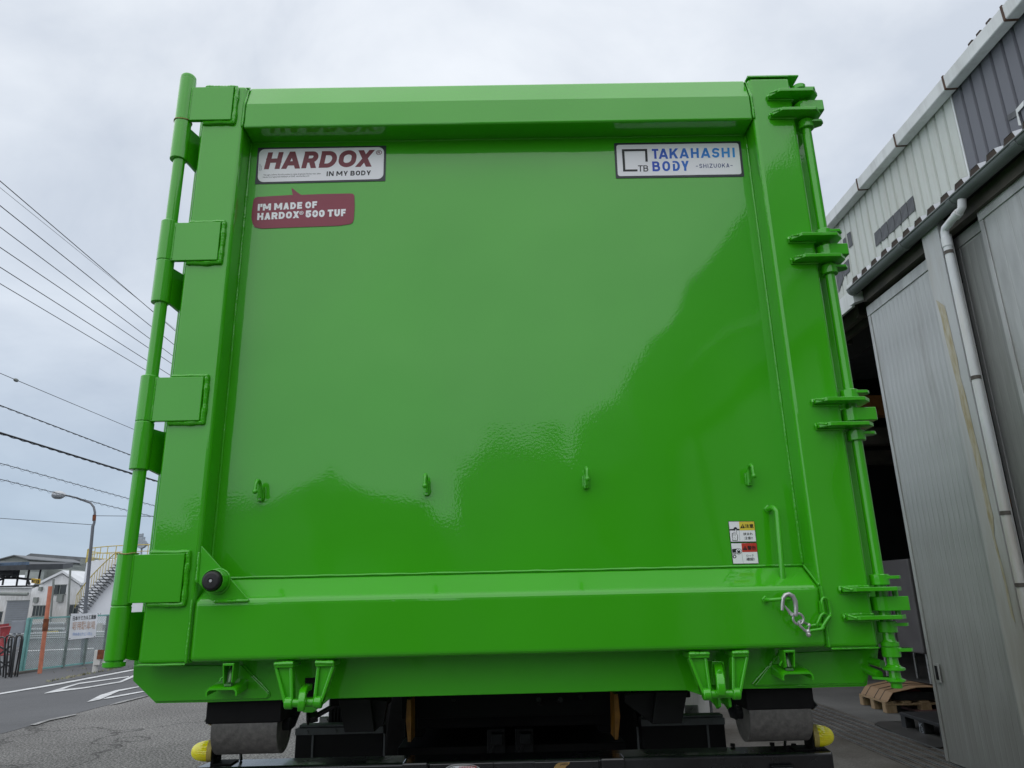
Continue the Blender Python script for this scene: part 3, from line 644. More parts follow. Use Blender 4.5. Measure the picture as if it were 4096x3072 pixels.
# ---- corner gusset with rubber buffer
gy = -0.008
g = [PY('G', 842, 172, gy), PY('G', 1232, 615, gy), PY('G', 945, 625, gy), PY('G', 815, 480, gy)]
gp = MB().prism(g, (0, 0.007, 0)).build('corner_gusset', GREEN, CR, 0.0015)
bead(gp, [g[0] + Vector((-.004, 0, -0.02)), g[3] + Vector((-.004, 0, 0))], [g[2] + Vector((0, 0, -.004)), g[1] + Vector((0, 0, -.004))], r=0.0065, step=0.004)
bc = PY('G', 926, 474, -0.062); 
bp_ = MB().lathe((bc.x, -0.006, bc.z + .004), (0, -1, 0), [(0, 0.036), (0.050, 0.036), (0.052, 0.034), (0.046, 0.031)], 40).build('buffer_pipe', GREEN, CR)
bead(gp, [(bc.x + 0.038*math.cos(t*.4), -0.010, bc.z + .004 + 0.038*math.sin(t*.4)) for t in range(17)], r=0.005, step=0.004)
MB().lathe((bc.x, -0.045, bc.z + .004), (0, -1, 0), [(0, 0.0305), (0.018, 0.0305), (0.024, 0.028), (0.027, 0.023), (0.028, 0.009), (0.0255, 0.007), (0.0255, 0.0)], 40).build('rubber_buffer', RUBBER, bp_)
MB().cyl((bc.x, -0.070, bc.z + .004), (bc.x, -0.0725, bc.z + .004), 0.0048, 16).build('buffer_screw', ZINC, bp_)

# ================================================================== STICKERS
SY = 0.0985
def BP(x, y): return PY('B', x, y, SY)
s1 = flat([BP(206,697), BP(1743,660), BP(1755,243), BP(242,268)], NAVYV, CR, 'logo_sticker', label='white sticker with big maroon italic lettering')
flat(rrect([BP(238,676), BP(1720,638), BP(1730,262), BP(258,288)], 0.024), WHITEV, s1, 'sticker_face', 0.0007)
for ch, x0, x1, yb, yt, sl in (('H',312,496,525,326,52), ('A',516,738,521,319,26), ('R',752,925,514,316,50), ('D',957,1152,508,312,44), ('O',1178,1384,502,303,38), ('X',1390,1578,498,301,42)):
    signage(ch, BP(x0, yb), BP(x1, yb - (x1-x0)*.022), BP(x0 + sl, yt), .25, MAROON, s1, 'letter', .0016)
text('®', BP(1634,356), BP(1703,354), BP(1636,302), MAROON, s1, 'letter', 0.015, (0, -0.0016, 0))
signage('IN MY BODY', BP(1050,606), BP(1572,594), BP(1054,550), .22, INKV, s1, lift=.0016, gap=.2)
text('This sign confirms that this product is made of genuine Hardox wear plate.', BP(305,606), BP(985,588), BP(307,582), INKV, s1, 'small_print', 0.0, (0, -0.0016, 0))
text('Hardox is a registered trademark of SSAB. www.hardox.com', BP(300,632), BP(848,616), BP(302,609), INKV, s1, 'small_print', 0.0, (0, -0.0016, 0))
text('600132276', BP(272,540), BP(276,462), BP(256,540), GREYTXT, s1, 'small_print', 0.0, (0, -0.0016, 0))
text('74330C', BP(290,538), BP(293,478), BP(276,538), GREYTXT, s1, 'small_print', 0.0, (0, -0.0016, 0))
s2 = flat([BP(*p) for p in ((290,1222),(235,1213),(200,1203),(178,1160),(165,1095),(172,1000),(188,890),(203,862),(240,849),(652,825),(637,745),(650,748),(700,790),(752,825),(980,815),(1330,808),(1362,812),(1378,832),(1382,960),(1372,1110),(1360,1148),(1335,1166),(1200,1188))][::-1], MAROON2, CR, 'speech_bubble_sticker', label='maroon speech bubble sticker with white worn lettering')
signage("I'M MADE OF", BP(240,1014), BP(938,980), BP(245,934), .27, WHITEV, s2, lift=.0012, gap=.17)
signage("HARDOX", BP(232,1124), BP(726,1098), BP(237,1042), .27, WHITEV, s2, lift=.0012, gap=.14)
text("®", BP(730,1062), BP(780,1059), BP(730,1018), WHITEV, s2, 'lettering', 0.02, (0, -0.0012, 0))
signage("500 TUF", BP(802,1094), BP(1276,1076), BP(806,1010), .27, WHITEV, s2, lift=.0012, gap=.16)
for q in range(22):                                         # scuffs through the white print
    xx = 240 + random.random() * 1000; yy = (965 if q % 2 else 1070) + random.uniform(-30, 35) - (xx - 240) * .03; ln = random.uniform(12, 34)
    flat([BP(xx, yy), BP(xx + ln, yy - 1), BP(xx + ln * .8, yy - 4), BP(xx + ln * .2, yy - 3)], MAROON2, s2, 'print_scuff', 0.0016, 0.0002)
def CP(x, y): return PY('C', x, y, SY)
s3 = flat(rrect([CP(202,674), CP(1824,652), CP(1775,205), CP(176,230)], 0.004), NAVYV, CR, 'logo_sticker', label='white sticker with blue capitals and an open square emblem')
flat(rrect([CP(226,648), CP(1790,624), CP(1748,230), CP(204,254)], 0.010), WHITEV, s3, 'sticker_face', 0.0007)
BLU = grad_print('blue_gradient_print', CP(650,400).x, CP(1700,400).x, (0.006, 0.06, 0.50), (0.006, 0.30, 0.78))
for poly in ([(275,311),(593,307),(594,331),(276,337)], [(275,311),(305,311),(320,590),(292,590)], [(290,567),(472,565),(473,588),(291,590)], [(566,307),(593,307),(603,466),(574,467)]):
    flat([CP(*p) for p in poly][::-1], INKV, s3, 'emblem_bar', 0.0014 + 0.0002 * len(poly) * random.random())
signage('TB', CP(480,591), CP(610,590), CP(478,513), .15, INKV, s3, gap=.1)
for ch, x0, x1, yb, yt, sx in (('T',660,742,431,306,-8), ('A',742,862,431,302,-3), ('K',878,985,427,300,-3), ('A',1004,1124,424,298,-3), ('H',1150,1250,420,296,-6), ('A',1274,1396,418,294,-3), ('S',1410,1512,416,294,-6), ('H',1540,1642,413,292,-8), ('I',1678,1705,412,291,-8)):
    signage(ch, CP(x0,yb), CP(x1,yb-1), CP(x0+sx,yt), .20, BLU, s3, 'letter', open_a=True)
for ch, x0, x1, yb, yt, sx in (('B',664,762,588,464,-7), ('O',790,888,586,460,-6), ('D',922,1012,584,458,-7), ('Y',1030,1125,582,456,-6)):
    signage(ch, CP(x0,yb), CP(x1,yb-1), CP(x0+sx,yt), .20, BLU, s3, 'letter', open_a=True)
flat([CP(948,492), CP(908,500), CP(906,484), CP(946,480)][::-1], WHITEV, s3, 'letter_gap', 0.0022, 0.0002)
signage('-SHIZUOKA-', CP(1212,547), CP(1676,538), CP(1209,496), .14, NAVYTXT, s3, gap=.3)
# warning stickers
def FS(x, y): return PY('F', x, y, SY)
def tri(cx, cy, s_, par):
    flat([FS(cx - s_, cy + s_*.85), FS(cx + s_, cy + s_*.85), FS(cx, cy - s_*.95)], INKV, par, 'warning_triangle', 0.0016)
    flat([FS(cx - 2, cy + 8), FS(cx + 2, cy + 8), FS(cx + 3, cy - 8), FS(cx - 3, cy - 8)], YELV if par is w1 else REDV, par, 'exclamation_mark', 0.0023, 0.0002)
    flat([FS(cx - 2, cy + 15), FS(cx + 2, cy + 15), FS(cx + 2, cy + 11), FS(cx - 2, cy + 11)], YELV if par is w1 else REDV, par, 'exclamation_mark', 0.0023, 0.0002)
w1 = flat(rrect([FS(168,518), FS(417,516), FS(396,317), FS(148,319)], 0.003), INKV, CR, 'warning_sticker', label='caution sticker with yellow heading and a pinched finger')
flat([FS(173,513), FS(412,511), FS(392,322), FS(153,324)], WHITEV, w1, 'sticker_face', 0.0007)
flat([FS(257,407), FS(401,405), FS(392,322), FS(249,324)], YELV, w1, 'yellow_heading', 0.0014, 0.0003)
tri(284, 367, 22, w1)
text('注意', FS(308,384), FS(388,382), FS(304,348), INKV, w1, 'lettering', 0.03, (0, -0.0022, 0))
text('挟まれ', FS(292,454), FS(380,452), FS(290,428), INKV, w1, 'lettering', 0.012, (0, -0.0018, 0))
text('注意!!', FS(302,494), FS(380,492), FS(300,466), INKV, w1, 'lettering', 0.008, (0, -0.0018, 0))
flat([FS(258,512), FS(260,512), FS(252,407), FS(250,407)], GREYTXT, w1, 'divider_line', 0.0014, 0.0002)
flat([FS(162,408), FS(256,406), FS(254,392), FS(161,394)], INKV, w1, 'finger_pictogram', 0.0014, 0.0003)
flat([FS(215 + (20 if q % 2 else 15) * math.cos(q*math.pi/14), 394 + (20 if q % 2 else 15) * math.sin(q*math.pi/14)) for q in range(28)][::-1], INKV, w1, 'gear_pictogram', 0.0018, 0.0003)
hand = [(186,502),(236,503),(238,455),(228,440),(228,404),(222,392),(214,394),(214,428),(206,422),(196,430),(184,434),(182,448),(183,462),(190,480)]
flat([FS(*q) for q in hand], INKV, w1, 'hand_pictogram', 0.0022, 0.0003)
hc = Vector((209, 455))
flat([FS(hc.x + (q[0]-hc.x)*.82, hc.y + (q[1]-hc.y)*.92) for q in hand], WHITEV, w1, 'hand_pictogram', 0.0026, 0.0003)
for q in ((190,436,192,456), (200,430,202,458), (211,426,213,462), (205,470,215,490)):
    flat([FS(q[0],q[1]), FS(q[0]+2.5,q[1]), FS(q[2]+2.5,q[3]), FS(q[2],q[3])][::-1], INKV, w1, 'hand_pictogram', 0.0030, 0.0002)
w2 = flat(rrect([FS(192,727), FS(440,723), FS(418,521), FS(170,524)], 0.003), INKV, CR, 'warning_sticker', label='warning sticker with red heading and a padlock')
flat([FS(197,722), FS(435,718), FS(414,527), FS(175,530)], WHITEV, w2, 'sticker_face', 0.0007)
flat([FS(281,613), FS(423,610), FS(414,527), FS(272,530)], REDV, w2, 'red_heading', 0.0014, 0.0003)
tri(306, 574, 22, w2)
text('警告', FS(332,592), FS(410,590), FS(328,554), INKV, w2, 'lettering', 0.03, (0, -0.0022, 0))
text('ロック', FS(322,656), FS(388,654), FS(320,636), INKV, w2, 'lettering', 0.01, (0, -0.0018, 0))
text('確認!', FS(322,694), FS(396,692), FS(320,666), INKV, w2, 'lettering', 0.02, (0, -0.0018, 0))
flat([FS(290,720), FS(292,720), FS(276,613), FS(274,613)], GREYTXT, w2, 'divider_line', 0.0014, 0.0002)
flat([FS(188,620), FS(236,616), FS(232,580), FS(184,583)], INKV, w2, 'truck_pictogram', 0.0014, 0.0003)
flat([FS(188,634), FS(222,631), FS(221,625), FS(187,627)], INKV, w2, 'truck_pictogram', 0.0014, 0.0003)
def disc(cx, cy, r_, m, lift, par, nm): flat([FS(cx + r_*math.cos(q*math.pi/14), cy + r_*math.sin(q*math.pi/14)) for q in range(28)][::-1], m, par, nm, lift, 0.0003)
disc(208, 655, 17, INKV, 0.0014, w2, 'wheel_pictogram'); disc(208, 655, 9, WHITEV, 0.0018, w2, 'wheel_pictogram')
disc(246, 604, 28, INKV, 0.0018, w2, 'lock_pictogram'); disc(246, 604, 24.5, WHITEV, 0.0022, w2, 'lock_pictogram')
disc(245, 598, 11, INKV, 0.0026, w2, 'lock_pictogram'); disc(245, 598, 6, WHITEV, 0.0030, w2, 'lock_pictogram')
flat([FS(234,621), FS(261,620), FS(259,600), FS(232,601)], INKV, w2, 'lock_pictogram', 0.0034, 0.0003)

# ================================================================== LATCH GEAR UNDER THE DOOR
def v_bracket(k, top, wedge, boss, inner, side):
    """tapering bracket: top pad, web plate with two ribs, boss at the bottom"""
    Y = 0.01
    (xa, ya), (xb, yb) = top; pa, pb = PY(k, xa, ya, Y), PY(k, xb, yb, Y)
    zt_ = 1.298; zb_ = PY(k, (xa+xb)/2, wedge, Y).z
    pad = MB().box((pa.x, -0.004, zb_), (pb.x, 0.09, zt_)).build('bracket_pad', GREEN, CR, 0.003)
    bead(pad, [(pa.x, -0.002, zt_ - .004), (pb.x, -0.002, zt_ - .004)], r=0.008, step=0.004)
    bo = PY(k, boss[0], boss[1], Y)
    ins = PY(k, inner[0], inner[1], Y)
    xo = pa.x + 0.004 if side < 0 else pb.x - 0.004
    xi = ins.x
    web = MB().prism([(xo, 0.008, zb_), (xi, 0.008, zb_), (bo.x + side * -0.008, 0.008, bo.z), (bo.x + side * 0.010, 0.008, bo.z)], (0, 0.012, 0)).build('bracket_web', GREEN, CR, 0.002)
    MB().beam((xi, 0.018, zb_), (bo.x + side * -0.010, 0.006, bo.z), 0.010, 0.034, (0, 1, 0)).build('bracket_rib', GREEN, CR, 0.003)
    MB().beam((xo, 0.018, zb_), (bo.x + side * 0.010, 0.006, bo.z), 0.010, 0.034, (0, 1, 0)).build('bracket_rib', GREEN, CR, 0.003)
    MB().cyl((bo.x - 0.013, 0.0, bo.z), (bo.x + 0.013, 0.0, bo.z), 0.018, 26).build('bracket_boss', GREEN, CR, 0.004)
    return bo
b1 = v_bracket('Rr', ((325,440),(800,420)), 440, (695,1330), (725,600), -1)
b2 = v_bracket('Rr', ((1355,420),(1830,370)), 410, (1425,1310), (1415,600), 1)
MB().cyl((b1.x, 0, b1.z), (b2.x, 0, b2.z), 0.0125, 24).build('latch_pin', GREEN, CR)
b3 = v_bracket('S', ((260,150),(660,140)), 155, (605,860), (605,300), -1)
b4 = v_bracket('S', ((1110,125),(1430,120)), 130, (1180,850), (1150,300), 1)
MB().cyl((b3.x, 0, b3.z), (b4.x, 0, b4.z), 0.0125, 24).build('latch_pin', GREEN, CR)
# claws
def claw(k, pts, wpx, x_, ys):
    P = [PY(k, px_, py_, Y) for (px_, py_), Y in zip(pts, ys)]
    mb = MB(); n = len(P); wd = [w_ for w_ in wpx]; vs = []
    for i, p in enumerate(P):
        t = (P[min(i+1, n-1)] - P[max(i-1, 0)]).normalized(); nr = Vector((1, 0, 0)).cross(t).normalized()
        for sx_, sn in ((-1,-1),(1,-1),(1,1),(-1,1)): vs.append(p + Vector((sx_ * wd[i], 0, 0)) + nr * sn * 0.011)
    fs = [(i*4+q, i*4+(q+1)%4, i*4+4+(q+1)%4, i*4+4+q) for i in range(n-1) for q in range(4)] + [(3,2,1,0), tuple((n-1)*4+q for q in range(4))]
    return mb.add(vs, fs, True).build('latch_claw', GREEN, CR, 0.004, 3)
claw('Rr', [(1180,930),(1080,985),(1025,1080),(1010,1200),(1000,1320),(990,1420),(985,1500)], [0.011]*7, 0, (0.08,0.03,-0.005,-0.02,-0.025,-0.022,-0.015))
claw('S', [(835,300),(850,370),(870,480),(890,600),(900,720),(905,820),(905,870)], [0.0135]*7, 0, (0.06,0.03,0.0,-0.015,-0.022,-0.022,-0.018))
q = PY('S', 860, 425, 0.0); MB().cyl((q.x, -0.012, q.z), (q.x, 0.02, q.z), 0.007, 16).build('claw_pin', GREEN, CR, 0.002)
# keyhole slot (dark) left, U guide right
a, b = PY('Rr', 1085, 705, 0.112), PY('Rr', 1315, 1180, 0.112)
MB().box((a.x, 0.108, b.z), (b.x, 0.116, a.z)).build('sill_slot', BLACKP, CR, label='dark slot in the sill')
ug = [PY('S', x, y, 0.05) for x, y in ((725,690),(725,235),(745,220),(945,220),(968,250),(985,690),(960,600),(925,250),(765,255),(762,600))]
MB().prism([ug[0], ug[1], ug[2], ug[3], ug[4], Vector((ug[4].x + .002, .05, ug[0].z + .02)), Vector((ug[7].x, .05, ug[0].z + .02)), ug[7], ug[8], Vector((ug[8].x, .05, ug[0].z))], (0, 0.07, 0)).build('claw_guide', GREEN, CR, 0.002)
a, b = PY('S', 765, 255, 0.11), PY('S', 925, 760, 0.11)
MB().box((a.x, 0.106, b.z), (b.x, 0.116, a.z)).build('sill_slot', BLACKP, CR, label='dark slot in the sill')
for x in (800, 1000):
    a = PY('S', x, 1010, 0.06); MB().prism([(a.x, 0.115, a.z + .05), (a.x, 0.03, a.z + .02), (a.x, 0.028, a.z - .012), (a.x, 0.06, a.z - .022), (a.x, 0.115, a.z - .005)], (0.009, 0, 0)).build('sill_lug', GREEN, CR, 0.002)
a = PY('Rr', 1350, 1090, 0.08); MB().cyl((a.x - .008, 0.1, a.z - .02), (a.x + .004, 0.09, a.z + .01), 0.004, 10).build('grease_nipple', GREEN, CR)

# curved covers with their clamp
def cover(k, lx, rx, topy, frontbot, back_side, clampx):
    Yf = 0.008; a, b = PY(k, lx, frontbot, Yf), PY(k, rx, frontbot, Yf); t = PY(k, (lx+rx)/2, topy, Yf)
    x0, x1, z1, z0 = a.x, b.x, t.z, a.z; r_ = min(0.015, (z1 - z0) * .7); th = 0.0055
    def arc(o):
        pts = [(x0 + o, z0)]
        for q in range(7):
            A = math.pi - q/6*math.pi/2; pts.append((x0 + r_ + (r_ - o)*math.cos(A), z1 - r_ + (r_ - o)*math.sin(A)))
        for q in range(7):
            A = math.pi/2 - q/6*math.pi/2; pts.append((x1 - r_ + (r_ - o)*math.cos(A), z1 - r_ + (r_ - o)*math.sin(A)))
        pts.append((x1 - o, z0)); return pts
    o_, i_ = arc(0), arc(th); prof = o_ + i_[::-1]; n = len(prof)
    mb = MB(); vs = []
    for (Y, dz, fr) in ((Yf, -0.002, 0), (Yf + .004, 0.001, 0), (0.06, 0.008, .6), (0.11, 0.016, 1.2)):
        for x, z in prof: vs.append((x, Y, z + dz * (1 if z > z1 - r_ else .5)))
    fs = [(q*n+i, q*n+(i+1) % n, (q+1)*n + (i+1) % n, (q+1)*n + i) for q in range(3) for i in range(n)]
    h = len(o_)
    for base in (0, 3*n):
        for i in range(h-1): fs.append((base+i, base+i+1, base+n-2-i, base+n-1-i))
    cv = mb.add(vs, fs, True).build('latch_cover', GREEN, CR)
    cx = PY(k, clampx, topy, 0.0).x
    zt_ = 1.299
    for sx_ in (-1, 1):
        MB().prism([(cx + sx_*0.014, -0.002, zt_), (cx + sx_*0.014, 0.05, zt_), (cx + sx_*0.014, 0.045, z1 + .022), (cx + sx_*0.011, 0.02, z1 + .010), (cx + sx_*0.011, 0.005, z1 + .014)], (sx_*0.004, 0, 0)).build('clamp_ear', GREEN, CR, 0.001)
    MB().box((cx - 0.018, -0.002, zt_ - 0.008), (cx + 0.018, 0.05, zt_)).build('clamp_top', GREEN, CR, 0.002)
    MB().tube([(cx, 0.05, zt_ - 0.012), (cx, 0.030, zt_ - 0.03), (cx, 0.024, z1 + 0.012)], [0.009, 0.0105, 0.0095], 14).build('clamp_tongue', BARE, CR, label='bare metal tongue where the paint is chipped')
    MB().box((cx - 0.012, 0.010, z1 + 0.003), (cx + 0.010, 0.026, z1 + 0.010)).build('chipped_paint', BARE, CR)
    MB().tube([(cx - 0.020, 0.02, z1 + .03), (cx - 0.026, 0.018, z1 + 0.026), (cx - 0.029, 0.018, z1 + 0.018)], 0.003, 8).build('grease_nipple', GREEN, CR)
BARE = mat('chipped_paint_steel', (0.20, 0.21, 0.20), 0.35, 0.4, 0.3, 50, 0.001, 80, 0, (0.05, 0.30, 0.03))
cover('T', 275, 1150, 900, 1140, 1, 870)
cover('Kk', 1550, 1862, 335, 420, -1, 1640)

# ---- rear rollers under the container
def roller_set(k, bx, rxl, rxr, topy, boty, ry0, ry1, boxtop, sgn):
    Y = 0.15
    a = PY(k, bx[0], boxtop, Y); b = PY(k, bx[1], topy, Y)
    MB().box((a.x, Y, b.z), (b.x, Y + 0.16, 1.178)).build('roller_bracket', BLACKP, CR, 0.004)
    c0, c1 = PY(k, rxl, topy, Y + 0.02), PY(k, rxr, topy, Y + 0.02)
    rt, rb = b.z, PY(k, (rxl+rxr)/2, boty, Y + 0.09).z
    rad = (rt - rb) / 2 + 0.035
    zc = rb + rad; yc = Y + 0.02 + rad * 0.8
    MB().tube_axis(Vector((c0.x, yc, zc)), Vector((1, 0, 0)), [(0, rad - .012), (0.0, rad - .001), (0.001, rad), (c1.x - c0.x - .001, rad), (c1.x - c0.x, rad - .001), (c1.x - c0.x, rad - .012), (c1.x - c0.x - 0.004, rad - .012)], 48).build('roller', ROLLERM, CR)
    ck = [PY(k, x, y, 0.30) for x, y in (((1000,700),(1250,700),(1248,818),(1182,985),(1130,1032),(1008,940)) if sgn > 0 else ((1200,500),(1005,500),(990,640),(1045,790),(1105,812),(1200,715)))]
    ck[0].z = ck[1].z = 1.178
    MB().prism(ck, (0, 0.012, 0)).build('roller_cheek', BLACKG, CR, 0.001)
    xo = c0.x if sgn > 0 else c1.x
    MB().prism([(xo - sgn*0.006, Y, rt + .0), (xo - sgn*0.02, Y, rt + 0.01), (xo - sgn*0.02, Y + .15, 1.17), (xo - sgn*0.006, Y + .15, rt - 0.05)], (-sgn*0.003, 0, 0)).build('roller_cheek', BLACKG, CR, 0.001)
    MB().cyl((c0.x - 0.02, yc, zc), (c1.x + 0.02, yc, zc), 0.02, 20).build('roller_axle', DARKMET, CR)
roller_set('I', (215, 1030), 285, 1010, 940, 1285, 0, 0, 715, 1)
roller_set('Kk', (1180, 1870), 1205, 1815, 700, 1015, 0, 0, 500, -1)

# ================================================================== TRUCK CHASSIS
TR = thing('truck_chassis', 'black truck chassis with rear bumper bar carrying the green container', 'truck', (1.18, 3.0, 0.0))
def tbx(a, b, name, m=BLACKP, bevel=0.004, parent=None, **kw): return MB().box(a, b).build(name, m, parent or TR, bevel, **kw)
BY = 0.36
zb = PY('I', 900, 1345, BY + 0.1).z
l, r_ = PY('I', 60, 1440, BY).x, PY('Kk', 2035, 1130, BY).x
zf = PY('Kk', 1500, 1140, BY).z
MB().prism([(l, BY, zf - 0.16), (l, BY, zf - .006), (l + 0.004, BY + .006, zf), (l + 0.02, BY + 0.13, zf), (l + .02, BY + 0.13, zf - 0.16)], (r_ - l, 0, 0)).build('bumper_beam', BLACKG, TR, 0.004)
bz = zf
for u, v in ((1060,1072),(1448,1062),(1458,1098),(1602,1108),(1660,1072)):
    p = PZ('Kk', u, v, bz); MB().cyl((p.x, p.y, bz), (p.x, p.y, bz + 0.010), 0.009, 6).build('bolt', BLACKP, TR)
for u, v in ((360,1398),):
    p = PZ('I', u, v, bz); MB().cyl((p.x, p.y, bz), (p.x, p.y, bz + 0.006), 0.007, 6).build('bolt', BLACKP, TR)
# beacons at both ends of the bumper
def beacon(k, cx, cy, base, sgn):
    p = PY(k, cx, cy, BY + 0.05); R0 = abs(PY(k, base[0], base[1], BY + .05).z - PY(k, base[0], base[2], BY + .05).z) / 2
    ax = Vector((-sgn, -0.15, 0.0)).normalized()
    lm = MB().tube_axis(p, ax, [(0, R0 * .98), (0.012, R0), (0.016, R0), (0.016, R0 * .93)], 36).build('lamp_rim', LENSRIM, TR, label='yellowed rim of the marker lamp')
    prof = []
    for q in range(12):
        t = q / 11 * math.pi / 2; prof.append((0.016 + 0.058 * math.sin(t), R0 * .93 * math.cos(t) ** .8))
    n = 72; mb = MB(); a0 = Vector((0, 0, 1)); uu = ax.cross(a0).normalized(); ww = ax.cross(uu); vs = []
    for d, rr in prof:
        for q in range(n):
            rq = max(rr, 1e-4) * (1 + (0.022 if q % 2 else 0)); a = 2*math.pi*q/n
            vs.append(p + ax*d + (uu*math.cos(a) + ww*math.sin(a))*rq)
    mb.add(vs, [(i*n+q, i*n+(q+1) % n, (i+1)*n+(q+1) % n, (i+1)*n+q) for i in range(len(prof)-1) for q in range(n)])
    mb.build('lamp_lens', LENS, lm)
    MB().box((p.x + sgn*0.0, BY + 0.03, bz), (p.x + sgn*0.010, BY + 0.11, p.z + R0*.9)).build('lamp_bracket', BLACKP, TR, 0.002)
    MB().box((p.x + sgn*0.0, BY + 0.03, bz + .0005), (p.x + sgn*0.075, BY + 0.11, bz + 0.005)).build('lamp_bracket', BLACKP, TR, 0.001)
    MB().cyl((p.x + sgn*0.008, BY + .06, p.z - R0*.55), (p.x + sgn*0.026, BY + .06, p.z - R0*.55), 0.004, 8).build('lamp_screw', BLACKP, TR)
    MB().tube([(p.x + sgn*0.01, BY + 0.09, p.z - .01), (p.x + sgn*0.05, BY + 0.14, p.z + .01), (p.x + sgn*0.075, BY + 0.12, p.z - 0.025), (p.x + sgn*0.085, BY + 0.10, bz + 0.004)], 0.0055, 10).build('lamp_cable', RUBBER, TR)
beacon('I', 285, 1250, (265, 1125, 1372), 1)
beacon('Kk', 1840, 965, (1850, 850, 1078), -1)
# mudguard boxes with grey edging
def mudguard(k, x0, x1, ytop, yedge, ybot, divs, Y):
    a, b = PY(k, x0, yedge[0], Y), PY(k, x1, yedge[1], Y); zt_ = a.z; ze = PY(k, x0 + 20, yedge[2], Y).z
    z0 = bz - 0.25
    f = MB().box((a.x, Y, z0), (b.x, Y + 0.08, zt_)).build('mudguard', BLACKFLAP, TR, 0.003)
    MB().box((a.x - 0.002, Y - 0.004, ze), (b.x + .002, Y - 0.0005, zt_ + 0.001)).build('mudguard_edge', GREYEDGE, f, 0.001)
    MB().box((a.x + .01, Y + 0.002, zt_ + .001), (b.x + .0, Y + 0.06, zt_ + 0.012)).build('mudguard_edge', GREYEDGE, f, 0.008, 3)
    for u, v in divs[0]:
        p = PY(k, u, v, Y); MB().cyl((p.x, Y - 0.009, p.z), (p.x, Y - 0.003, p.z), 0.007, 8).build('bolt', GREYEDGE, f)
    for u, v in divs[1]:
        p = PY(k, u, v, Y); MB().box((p.x - 0.004, Y - 0.006, z0), (p.x + 0.004, Y - 0.001, ze - 0.001)).build('mudguard_seam', GREYEDGE, f, 0.001)
mudguard('I', 1200, 2165, 965, (1008, 990, 1080), 1330, (((1322,1042),(1637,1032)), ((1385,1200),(2178,1150))), 0.75)
mudguard('Kk', 160, 972, 760, (808, 785, 872), 1100, (((595,830),(870,820)), ((815,950),(128,1000))), 0.75)
# black angled flaps hanging from the container beams
def flap(k, pts, Y, d=0.03, m=BLACKFLAP):
    P = [PY(k, x, y, Y) for x, y in pts]; MB().prism(P, (0, d, 0)).build('chassis_bracket', m, TR, 0.002)
flap('I', [(1672,690),(1735,1050),(2065,1042),(2020,680)], 0.40)
flap('I', [(2020,680),(2065,1042),(2170,950),(2212,700)], 0.44, 0.02)
flap('Kk', [(310,535),(270,850),(560,845),(612,535)], 0.40)
flap('Kk', [(0,560),(0,640),(270,850),(310,535)], 0.44, 0.02)
# bright aluminium plates of the side tanks, seen through the gaps, turned outwards to the daylight
for k, xo, xi, yb in (('I', 1345, 1775, 985), ('Kk', 845, 560, 775)):
    A_, B_ = PY(k, xo, yb, 2.15), PY(k, xi, yb, 1.35); zl_ = min(A_.z, B_.z) - .03
    MB().prism([(A_.x, 2.15, zl_), (B_.x, 1.35, zl_), (B_.x, 1.35, 1.19), (A_.x, 2.15, 1.19)], (0, .35, 0)).build('aluminium_tank', ALU, TR, 0.004)
    MB().tube([(A_.x, 2.145, zl_), (A_.x, 2.145, 1.19)], .012, 10).build('tank_edge', GREYEDGE, TR)
p = PY('I', 1530, 930, 1.0); MB().box((p.x - .03, 1.0, p.z - .03), (p.x + .12, 1.01, p.z + .02)).build('bracket_plate', ZINC, TR, 0.003); MB().cyl((p.x, .985, p.z), (p.x, 1.0, p.z), .014, 6).build('bolt', ZINC, TR)
p = PY('Kk', 682, 727, 1.0); MB().box((p.x - .04, 1.0, p.z - .03), (p.x + .02, 1.01, p.z + .025)).build('bracket_plate', ZINC, TR, 0.003); MB().cyl((p.x, .985, p.z), (p.x, 1.0, p.z), .016, 6).build('bolt', ZINC, TR)
# linkage rod
a, b = PY('I', 1400, 880, 0.62), PY('I', 1690, 715, 0.62)
MB().tube([a, b], 0.010, 18).build('linkage_rod', BLACKG, TR)
MB().cyl(a + Vector((-0.016, -0.01, 0.0)), a + Vector((0.014, 0.0, 0.004)), 0.023, 6).build('linkage_nut', BLACKG, TR, 0.003)
MB().cyl(a + Vector((-0.026, -0.012, -0.001)), a + Vector((-0.016, -0.01, 0.0)), 0.026, 24).build('linkage_boot', RUBBER, TR, 0.003)
MB().cyl(b, b + Vector((0.05, 0, 0.03)), 0.020, 20).build('linkage_end', BLACKG, TR, 0.003)
# ribbed lamp/cooler box
p = PY('I', 1640, 770, 0.9); cb_ = tbx((p.x - .03, 0.9, p.z - .07), (p.x + .12, 1.0, p.z + .09), 'ribbed_housing', DARKMET)
for q in range(9): MB().box((p.x - .02 + q*.014, 0.893, p.z - .06), (p.x - .013 + q*.014, 0.90, p.z - .005)).build('housing_fin', DARKMET, cb_)
